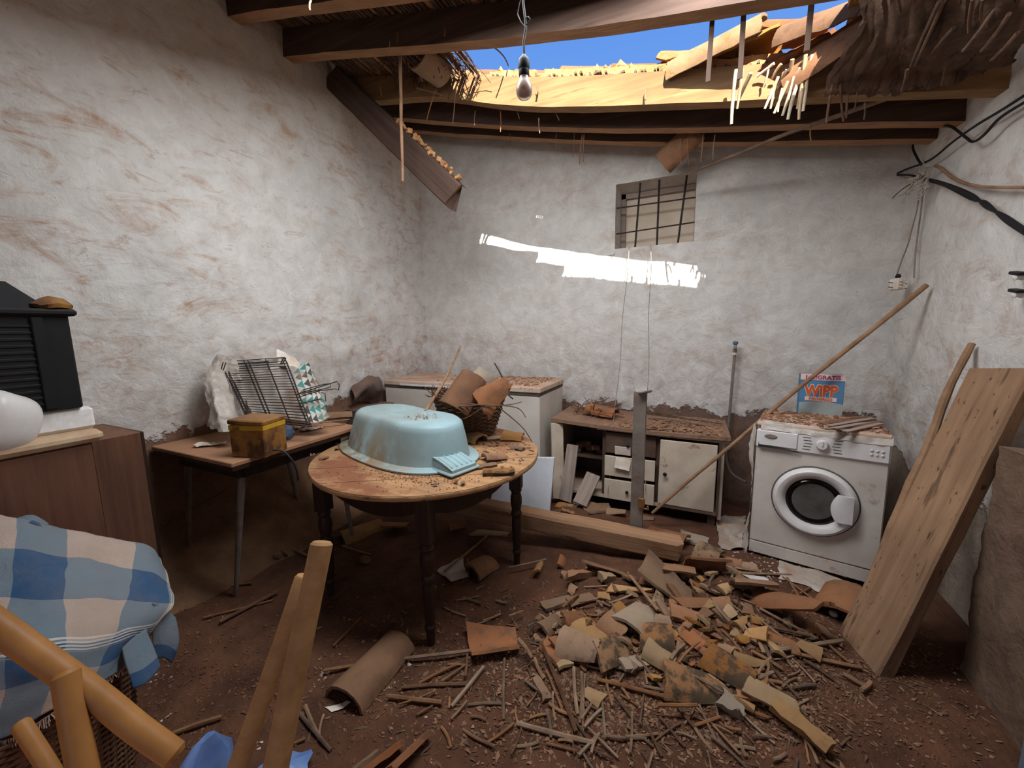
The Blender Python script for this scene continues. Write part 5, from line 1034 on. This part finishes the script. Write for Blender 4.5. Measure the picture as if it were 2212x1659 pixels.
# ================================================================== debris on the floor
# px, py, length, width, yaw, kind, arc, flip, roll, tilt, label
T, Y_, L_, P__ = mTILE, mTILEY, mTILEL, mTILEP
FR = [
 (1062, 1390, .29, .25, .10, T, (.12, .88), 1, -.15, 0, 'broad hollow red tile lying open side up in front of the near table leg'),
 (1036, 1228, .22, .17, .95, T, (0, 1), 0, 0, .1, 'short arched tile with a dark open end right of the near table leg'),
 (1160, 1236, .13, .15, 1.2, Y_, (.2, .8), 0, -.9, 0, 'yellowish tile piece standing up beside the right table leg'),
 (1252, 1250, .24, .08, .42, T, (.35, .65), 0, .1, 0, 'long flat tile strip left of the small block at the top of the heap'),
 (1310, 1252, .10, .09, .2, Y_, (.3, .7), 0, .2, 0, 'short yellow tile block on the upper edge of the heap'),
 (1318, 1238, .32, .20, -.35, T, (.3, .7), 0, -.8, .1, 'large pointed red tile plate leaning up below the fallen timber'),
 (1425, 1272, .38, .17, -.85, T, (0, .8), 1, .3, .1, 'long curved brown tile sliding down below the timber end'),
 (1462, 1245, .22, .19, -.2, T, (.1, .9), 0, -.7, 0, 'wide brown tile end leaning under the timber tip'),
 (1522, 1232, .26, .17, -.1, T, (.2, .9), 0, -.9, 0, 'dark hollow tile standing on edge right of the timber tip'),
 (1532, 1205, .17, .16, -.9, L_, (0, 1), 0, 0, 0, 'mossy arched tile behind the dark hollow tile'),
 (1568, 1212, .17, .15, -.6, T, (.2, .8), 0, .2, 0, 'orange tile piece left of the white paper near the washing machine'),
 (1600, 1222, .19, .15, -.5, T, (.25, .75), 0, .1, 0, 'low orange tile piece beside the white paper near the washing machine'),
 (1615, 1278, .24, .17, -.1, T, (.1, .9), 0, -.8, 0, 'dark red tile standing on edge in front of the washing machine'),
 (1525, 1302, .34, .12, -.02, T, (.3, .7), 0, .15, -.03, 'long flat orange tile strip in the middle right of the heap'),
 (1700, 1332, .34, .16, -1.1, T, (.05, .95), 0, .2, -.2, 'red ridged tile sloping up in front of the washing machine'),
 (1828, 1318, .30, .25, .75, T, (0, 1), 0, 0, 0, 'whole barrel tile lying by the foot of the leaning branch'),
 (1382, 1342, .22, .22, .75, P__, (.15, .85), 0, .25, .1, 'pale grey smooth saucer-shaped tile on the middle of the heap'),
 (1346, 1338, .13, .09, -.9, Y_, (.1, .9), 0, .5, .2, 'small greenish curved shard left of the pale grey tile'),
 (1192, 1352, .16, .15, .9, T, (.2, .8), 0, .4, .1, 'left one of two terracotta pieces crossed by a dark twig'),
 (1240, 1345, .17, .15, .6, T, (.2, .8), 0, .3, .1, 'right one of two terracotta pieces crossed by a dark twig'),
 (1278, 1375, .20, .16, -.95, Y_, (0, 1), 0, 0, .1, 'arched yellow-brown tile with its hollow end facing the viewer'),
 (1322, 1365, .16, .13, -.9, T, (0, .8), 0, .3, .2, 'curved orange shard between the arched tile and the pale tile'),
 (1193, 1410, .21, .13, -1.0, T, (.15, .8), 1, -.2, 0, 'narrow hollow terracotta piece at the left edge of the heap'),
 (1248, 1415, .20, .15, -.55, T, (.15, .85), 0, .3, 0, 'rounded brown tile piece left of the big lichen tile'),
 (1320, 1422, .25, .23, .6, L_, (.33, .67), 0, .25, -.1, 'big flat lichen-spotted tile at the front of the heap'),
 (1372, 1432, .16, .17, .3, P__, (.3, .7), 0, .1, 0, 'round pinkish tile disc under the canes behind the lichen tile'),
 (1415, 1382, .17, .14, -.35, L_, (.05, .95), 0, .1, 0, 'dark crusted tile lump right of the pale grey tile'),
 (1427, 1420, .15, .10, -.75, Y_, (0, 1), 0, 0, 0, 'small arched yellow tile below the crusted lump'),
 (1482, 1335, .16, .14, -.2, T, (.3, .7), 0, .25, .1, 'orange four-sided tile piece right of the heap centre'),
 (1430, 1345, .10, .11, -.3, T, (.3, .7), 0, .3, 0, 'small orange tile square right of the pale grey tile'),
 (1500, 1372, .13, .11, -.4, T, (.3, .7), 0, .2, 0, 'orange tile triangle below the four-sided piece'),
 (1530, 1368, .14, .08, -1.1, T, (.25, .75), 0, .3, 0, 'tapered reddish shard right of the orange triangle'),
 (1456, 1382, .12, .10, -.4, T, (.3, .7), 0, .1, 0, 'small red shard left of the orange triangle'),
 (1512, 1400, .22, .12, -1.1, T, (.3, .7), 0, .1, 0, 'long brown shard running down the right of the heap'),
 (1455, 1408, .11, .09, -.4, Y_, (.3, .7), 0, .25, 0, 'small ochre wedge above the short cane'),
 (1532, 1412, .09, .08, -.7, T, (.3, .7), 0, .2, 0, 'tiny orange wedge beside the long brown shard'),
 (1565, 1450, .22, .14, -.75, L_, (.15, .85), 0, .2, 0, 'lichen-spotted brown tile at the lower right of the heap'),
 (1495, 1488, .25, .17, -.25, L_, (.15, .85), 0, .1, 0, 'dark mossy tile half sunk in the dirt at the lower right of the heap'),
 (1557, 1487, .14, .10, -1.0, P__, (.25, .75), 0, .3, 0, 'pale grey pointed shard beside the dark mossy tile'),
 (1577, 1532, .11, .075, -.75, P__, (.35, .65), 0, .05, 0, 'pale yellowish stone-like tile block below the grey shard'),
 (1664, 1518, .21, .14, -.5, Y_, (.35, .65), 0, .1, 0, 'flat ochre tile piece under an upright cane'),
 (1728, 1580, .19, .09, -.85, Y_, (.38, .62), 0, .05, 0, 'ochre brick-like block alone in the right foreground'),
 (1668, 1376, .22, .11, -.65, T, (.25, .75), 0, .2, 0, 'smooth brown tile piece among the long canes'),
 (1622, 1432, .15, .11, -.1, Y_, (.33, .67), 0, .35, 0, 'triangular ochre shard right of the lichen tiles'),
 (1605, 1345, .09, .07, .6, Y_, (.25, .75), 0, .3, 0, 'small yellow shard among the canes above the triangular one'),
 (1608, 1383, .08, .06, .1, Y_, (.3, .7), 0, .2, 0, 'bright yellow chip on bare earth among the canes'),
 (1512, 1272, .07, .06, .1, Y_, (.3, .7), 0, .5, 0, 'pale yellow chip below the dark hollow tile'),
 (1205, 1302, .20, .13, .25, T, (.3, .75), 1, -.1, 0, 'spotted terracotta piece lying flat at the upper left of the heap'),
 (1255, 1297, .16, .12, .1, T, (.3, .7), 0, .1, 0, 'reddish tile piece sunk in earth at the upper left of the heap'),
 (1360, 1278, .24, .08, -.3, Y_, (.35, .65), 0, .1, 0, 'thin ochre tile strip below the large pointed plate'),
 (1405, 1262, .12, .10, -.8, T, (.3, .7), 0, .5, 0, 'upright pointed shard left of the long curved brown tile'),
 (1404, 1282, .08, .08, .2, T, (.3, .7), 0, .3, 0, 'small five-sided terracotta chip below the upright shard'),
 (782, 1148, .30, .15, .75, Y_, (0, 1), 0, 0, 0, 'yellowish barrel tile on the floor under the left side of the table'),
 (860, 1142, .22, .17, .0, T, (.1, .9), 0, -.4, 0, 'curved tile lying under the middle of the round table'),
 (985, 1142, .16, .15, .3, T, (.1, .9), 0, -.4, 0, 'curved tile piece beside the near leg under the round table'),
 (1058, 1150, .34, .16, -.1, Y_, (.38, .62), 0, .0, 0, 'flat ochre slab under the right side of the round table'),
 (880, 1640, .20, .16, .9, T, (.38, .62), 0, -.9, 0, 'large red slab sticking up at the bottom edge of the picture'),
 (826, 1645, .16, .12, .8, T, (.38, .62), 0, -.9, 0, 'second red slab left of the large one at the bottom edge'),
 (785, 1650, .14, .06, .8, T, (.38, .62), 0, -.6, 0, 'leftmost narrow red slab at the bottom edge'),
 (808, 1446, .34, .18, 1.15, T, (0, 1), 0, 0, 0, 'whole dark barrel tile lying in shade left of the near table leg'),
 (1292, 1100, .27, .19, .05, T, (.15, .85), 1, -.1, 0, 'hollow tile lying behind the timber in front of the cabinet'),
 (1222, 1092, .22, .12, -.4, L_, (.25, .75), 0, .1, 0, 'dusty tile piece behind the timber beside the fallen boards'),
 (1330, 1108, .18, .14, -.6, T, (.2, .8), 0, .2, 0, 'curved tile shard just left of the metal post'),
 (1440, 1165, .30, .19, -.75, T, (.05, .95), 0, 0, 0, 'rounded orange tile behind the timber right of the metal post'),
 (1495, 1168, .20, .17, -.8, P__, (.2, .85), 1, .2, 0, 'hollow grey tile in front of the cabinet door'),
 (1395, 1118, .14, .12, -.3, T, (.3, .7), 0, .2, 0, 'small square tile piece right of the metal post foot'),
 (1225, 1110, .12, .05, -.2, T, (.35, .65), 0, .0, 0, 'little red brick bit behind the timber below the white board'),
 (1430, 1202, .14, .12, .9, T, (.3, .7), 0, .8, 0, 'upright tile bit tucked under the timber'),
 (1215, 1215, .14, .10, 1.3, T, (.2, .8), 0, .8, 0, 'tile bit standing in shade under the timber left of the heap'),
 (1225, 1240, .09, .08, .6, T, (.3, .7), 0, .6, 0, 'pointed tile bit left of the long flat strip'),
 (1168, 1490, .12, .07, -1.0, T, (.35, .65), 0, .05, 0, 'dark flat tile chip among the canes in the foreground'),
 (1790, 1370, .14, .07, -1.3, T, (.3, .7), 0, .5, 0, 'thin upright tile bit between the ridged tile and the barrel tile'),
]
for i, (px, py, L2, w2, yaw, mt, arc, fl, roll, tilt, lab) in enumerate(FR):
    rr = random.Random(100+i); q = None
    whole = L2 >= .29 and arc == (0, 1)
    if not whole:
        j = .16; q = ((rr.uniform(0, j), rr.uniform(0, j)), (1-rr.uniform(0, j), rr.uniform(0, j*1.6)), (1-rr.uniform(0, j*1.6), 1-rr.uniform(0, j)), (rr.uniform(0, j*1.8), 1-rr.uniform(0, j)))
        if any(w in lab for w in ('triang', 'pointed', 'wedge')): q = ((.0, .0), (1, .1), (.62, 1), (.42, .95))
    t_ = .018 if 'flat' in lab or 'slab' in lab else .014
    if any(w in lab for w in ('block', 'brick')): t_ = .04
    wv = w2 if arc[1]-arc[0] > .65 else w2/max(cos(pi*arc[0])-cos(pi*arc[1]), .3)*2*.5*1.15
    if not whole and abs(roll) < .45 and 1150 < px < 1760: roll += rr.uniform(-.22, .3); tilt += rr.uniform(-.24, .24)
    tile_on('roof_tile' if whole else 'tile_fragment', px, py+4, 'g', L2, wv, yaw+.43, mt, lab, tilt=tilt, roll=roll, sink=.008, a=arc, q=q, jag=.03 if not whole else .008, t=t_, seed=i, flip=bool(fl), nu=7 if arc[1]-arc[0] > .5 else 4, nv=5)
# small shards nobody could tell apart one from another
for i in range(135):
    rr = random.Random(900+i); px, py = rr.gauss(1420, 150), rr.gauss(1355, 80)
    if not (1140 < px < 1760 and 1235 < py < 1540): continue
    s1 = rr.uniform(.03, .085)
    tile_on('tile_shard', px, py, 'g', s1*1.3, s1*1.5, rr.uniform(0, 6.28), (T, T, Y_, L_)[i % 4], 'small broken tile shard scattered in the rubble heap on the floor', roll=rr.uniform(-.5, .5), tilt=rr.uniform(-.45, .45), sink=.006, a=(.3, .7), q=((.1, .0), (1, .15), (.75, 1), (.2, .8)), jag=.03, t=.013, seed=i+400, nu=3, nv=3, group='small tile shards in the rubble heap')
# canes: pixel end points read off the photograph
CN = [(1168, 1395, 1245, 1588, .011), (1240, 1450, 1248, 1552, .009), (1256, 1460, 1252, 1566, .008), (1264, 1462, 1260, 1560, .006), (1090, 1425, 1088, 1560, .008), (1290, 1475, 1455, 1518, .009), (1390, 1490, 1520, 1518, .007), (1116, 1567, 1283, 1614, .010), (1375, 1425, 1440, 1500, .008), (1300, 1505, 1308, 1600, .006),
 (1385, 1395, 1480, 1510, .007), (1580, 1316, 1635, 1400, .007), (1605, 1290, 1690, 1330, .010), (1640, 1320, 1735, 1370, .008), (1600, 1310, 1690, 1385, .008), (1615, 1350, 1650, 1420, .010), (1640, 1370, 1668, 1440, .010), (1665, 1418, 1820, 1395, .010), (1710, 1417, 1860, 1448, .009), (1625, 1415, 1690, 1452, .009),
 (1650, 1360, 1750, 1382, .007), (1540, 1322, 1575, 1365, .007), (1448, 1445, 1478, 1410, .010), (1465, 1455, 1510, 1408, .006), (1735, 1432, 1800, 1472, .007), (1660, 1450, 1648, 1535, .006), (1600, 1475, 1650, 1450, .009), (1610, 1490, 1670, 1462, .008), (1590, 1485, 1630, 1455, .007), (1570, 1485, 1620, 1460, .007),
 (1045, 1445, 975, 1530, .010), (990, 1438, 905, 1482, .009), (1010, 1482, 868, 1490, .009), (955, 1525, 838, 1512, .010), (1030, 1410, 855, 1432, .009), (855, 1432, 700, 1458, .009), (1005, 1470, 1010, 1420, .007), (1060, 1340, 1025, 1355, .006), (1000, 1295, 1040, 1310, .008), (985, 1300, 1035, 1290, .006),
 (640, 1540, 715, 1625, .008), (660, 1530, 690, 1600, .009), (615, 1620, 660, 1600, .007), (700, 1550, 690, 1600, .006), (475, 1350, 600, 1285, .010), (440, 1340, 590, 1300, .007), (375, 1590, 480, 1555, .010), (545, 1175, 545, 1225, .009), (560, 1160, 620, 1205, .010), (620, 1185, 700, 1215, .009),
 (720, 1400, 780, 1340, .006), (740, 1182, 800, 1200, .007), (500, 1268, 545, 1265, .009), (1180, 1455, 1215, 1540, .006), (1120, 1400, 1150, 1445, .010), (1155, 1430, 1175, 1470, .009), (1180, 1540, 1190, 1600, .007), (1195, 1500, 1200, 1560, .006), (1280, 1520, 1255, 1560, .007), (1300, 1540, 1262, 1580, .007),
 (1240, 1560, 1300, 1640, .006), (1295, 1590, 1250, 1640, .007), (1330, 1475, 1360, 1520, .007), (1420, 1545, 1505, 1550, .008), (1425, 1555, 1480, 1620, .006), (1540, 1570, 1600, 1640, .006), (1600, 1600, 1612, 1640, .007), (1565, 1575, 1600, 1585, .006), (1520, 1210, 1640, 1240, .005), (1560, 1240, 1710, 1245, .009),
 (1578, 1285, 1584, 1240, .008), (1490, 1270, 1500, 1290, .006), (1540, 1262, 1530, 1290, .008), (1770, 1310, 1690, 1250, .006), (1700, 1252, 1745, 1330, .007), (1630, 1310, 1600, 1296, .006), (1325, 1505, 1370, 1560, .005), (1215, 1330, 1250, 1300, .008), (1235, 1385, 1225, 1340, .009), (1315, 1320, 1365, 1300, .006),
 (1330, 1345, 1320, 1320, .008), (1360, 1262, 1420, 1340, .010), (1250, 1318, 1295, 1308, .006), (1100, 1350, 1130, 1335, .006), (1140, 1375, 1170, 1355, .006), (960, 1240, 1055, 1158, .010), (1010, 1210, 1012, 1250, .006), (1100, 1240, 1180, 1225, .007), (1500, 1480, 1560, 1520, .006), (1600, 1530, 1660, 1560, .007),
 (1050, 1610, 1110, 1570, .007), (1000, 1580, 1070, 1620, .006), (900, 1550, 935, 1530, .006), (1690, 1490, 1720, 1470, .006), (1820, 1460, 1870, 1490, .012), (1880, 1480, 1860, 1500, .01), (1400, 1580, 1430, 1640, .006), (1500, 1600, 1540, 1650, .007), (1350, 1600, 1420, 1590, .006), (1640, 1470, 1690, 1480, .008)]
def ground_pole(p, q, r, seed, mat, name, label, group, cat='cane', lift=.0):
    n = 5; pts = []; rr = random.Random(seed); b = rr.uniform(-.006, .006); side = V((-(q-p).y, (q-p).x, 0)); side = side.normalized() if side.length > 1e-6 else V((1, 0, 0))
    up_ = max(gz(p.lerp(q, t/4).x, p.lerp(q, t/4).y)-(gz(p.x, p.y)*(1-t/4)+gz(q.x, q.y)*t/4) for t in range(5))
    z0 = gz(p.x, p.y)+r*.8+up_*.7+rr.uniform(0, .014)+lift; z1 = gz(q.x, q.y)+r*.8+up_*.7+rr.uniform(0, .014)+lift
    for i in range(n+1):
        t = i/n; w = p.lerp(q, t)+side*b*sin(pi*t); w.z = z0+(z1-z0)*t; pts.append(w)
    rs = [r*(1.14 if i in (2, 4) else 1)*(1-.12*i/n) for i in range(n+1)]
    return MB().tube(pts, rs, 6).build(name, mat, origin=V((p.x, p.y, gz(p.x, p.y))), smooth=True, label=label, cat=cat, group=group)
def zone(px, py):
    if px < 760: return 'brown cane lying in the shaded dirt on the left of the round table', 'canes in the shade on the left'
    if px < 1060: return 'brown cane lying on the dirt in front of the near table leg', 'canes in front of the near table leg'
    if px < 1460 and py > 1430: return 'brown cane lying on the bare dirt in front of the tile heap', 'canes in front of the tile heap'
    if px > 1560: return 'brown cane lying right of the tile heap towards the leaning plank', 'canes right of the tile heap'
    return 'brown cane lying among the broken tiles of the heap', 'canes in the tile heap'
ORD = ('first', 'second', 'third', 'fourth', 'fifth', 'sixth', 'seventh', 'eighth', 'ninth', 'tenth', 'eleventh', 'twelfth', 'thirteenth', 'fourteenth', 'fifteenth', 'sixteenth', 'seventeenth', 'eighteenth')
def heading(a0, b0, a1, b1):
    s_ = abs(b1-b0)/max(abs(a1-a0), 1)
    return 'pointing forwards' if s_ > 1.6 else ('lying crossways' if s_ < .38 else 'lying aslant')
cls = {}
for i, (a0, b0, a1, b1, r) in enumerate(CN): cls.setdefault((zone((a0+a1)/2, (b0+b1)/2)[1], heading(a0, b0, a1, b1)), []).append(((a0+a1)/2, i))
rank = {}
for k_, v_ in cls.items():
    for n_, (_, i) in enumerate(sorted(v_)): rank[i] = (ORD[min(n_, 17)], k_[1])
for i, (a0, b0, a1, b1, r) in enumerate(CN):
    p, q = at_g(a0, b0), at_g(a1, b1); lb_, gp = zone((a0+a1)/2, (b0+b1)/2)
    lb_ = rank[i][0]+' from left of long canes '+rank[i][1]+' '+gp.replace('canes ', '', 1).replace('in front of the', 'before the')
    ground_pole(p, q, r*.86, i, mCANE if i % 4 else mCANED, 'cane_stick', lb_, gp, lift=.035 if gp == 'canes in the tile heap' else .0)
for i in range(150):
    rr = random.Random(3000+i); px = rr.gauss(1450, 240); py = rr.uniform(1270, 1650)
    if not (700 < px < 1900) or (px > 1780 and py < 1430): continue
    p = at_g(px, py); a_ = rr.uniform(0, 6.28); l_ = rr.uniform(.05, .15); q = p+V((cos(a_)*l_, sin(a_)*l_, 0)); lb_, gp = zone(px, py)
    if q.x > 1.0 or hypot(q.x-.72, q.y-2.9) < .36: continue
    ground_pole(p, q, rr.uniform(.003, .006), 500+i, mCANE if i % 3 else mCANED, 'cane_bit', 'short '+lb_, gp.replace('canes', 'short canes'))
# crumbs, chips and dust clods: nobody could count them
def gp_(r, fx, fy, dz=.002):
    px, py = fx(r), fy(r); p = at_g(px, py); p.z = gz(p.x, p.y)+dz
    return p if (p.x < 1.1 and p.y < 3.5 and p.x > -2.75) else None
tag(scatter('wood_chips', mCHIP, 4200, lambda r: gp_(r, lambda r: r.gauss(1420, 290), lambda r: r.triangular(1240, 1680, 1500)), .002, .009, None, .3, 61, long=2.0), 'pale wood chips strewn over the dirt floor', 'wood chips', None, 'stuff')
tag(scatter('earth_clods', mPEB, 5200, lambda r: gp_(r, lambda r: r.uniform(300, 2100), lambda r: r.triangular(1150, 1700, 1450)), .002, .010, None, .7, 62), 'small earth clods and pebbles on the dirt floor', 'pebbles', None, 'stuff')
tag(scatter('dark_straw', mCANED, 2600, lambda r: gp_(r, lambda r: r.gauss(1400, 330), lambda r: r.triangular(1180, 1680, 1450)), .0025, .006, None, .5, 63, long=6), 'bits of dark straw strewn over the dirt floor', 'straw', None, 'stuff')
tag(scatter('plaster_crumbs', mCHIP, 60, lambda r: gp_(r, lambda r: r.gauss(1950, 110), lambda r: r.uniform(1500, 1680)), .002, .009, None, .6, 64), 'pale crumbs on the floor below the plank', 'plaster', None, 'stuff')
tag(scatter('plaster_flakes', mFOIL, 260, lambda r: gp_(r, lambda r: r.gauss(1660, 70), lambda r: r.gauss(1225, 28)), .003, .012, None, .25, 65), 'white flakes on the floor at the foot of the washing machine', 'plaster', None, 'stuff')
def sheet(name, label, pts, amp, mat, cat='paper', seed=0):
    c_ = [at_g(*q) for q in pts]; mb = MB().grid(lambda u, v: (c_[0]*(1-u)+c_[1]*u)*(1-v)+(c_[3]*(1-u)+c_[2]*u)*v, 22, 14)
    for q in mb.v: q += amp*mn.noise_vector(q*12+V((seed, 0, 0))); q.z = max(q.z, gz(q.x, q.y)+.002)+.004
    mb.build(name, mat, origin=c_[0], smooth=True, label=label, cat=cat)
sheet('white_paper', 'white folded paper lying on the floor in front of the washing machine', ((1596, 1240), (1650, 1248), (1684, 1272), (1640, 1264)), .008, mPLAST)
sheet('plastic_sheet', 'crumpled grey plastic sheet at the front foot of the washing machine', ((1690, 1215), (1840, 1262), (1800, 1290), (1680, 1250)), .03, mFOIL, 'plastic sheet', 3)
sheet('plastic_sheet', 'crumpled white plastic sheet between the cabinet and the washing machine', ((1545, 1120), (1612, 1115), (1612, 1190), (1560, 1190)), .04, mFOIL, 'plastic sheet', 5)
sheet('plastic_sheet', 'dirty pale rag beside the arched tile near the table leg', ((945, 1235), (1000, 1205), (1012, 1250), (975, 1262)), .03, mFOIL, 'rag', 8)
sheet('torn_film', 'small white torn film scrap on the dark floor near the barrel tile', ((700, 1535), (745, 1520), (758, 1525), (712, 1545)), .015, mPAPER, 'plastic film', 11)
for i, (px, py, s1, lab) in enumerate(((790, 1215, .035, 'round dark clod on the floor left of the table leg'), (600, 1205, .03, 'round dark clod behind the side table leg'), (1800, 1330, .018, 'pale pebble beside the ridged tile'))):
    p = at_g(px, py); mb = MB().lathe([(.001, -s1*.6), (s1*.7, -s1*.4), (s1, 0), (s1*.7, s1*.55), (.001, s1*.7)], 14, p+V((0, 0, s1*.5)), cap=False).rough(s1*.3, 20); mb.build('clod', mMUD if i < 2 else mPAPER, origin=p, smooth=True, label=lab, cat='clod')
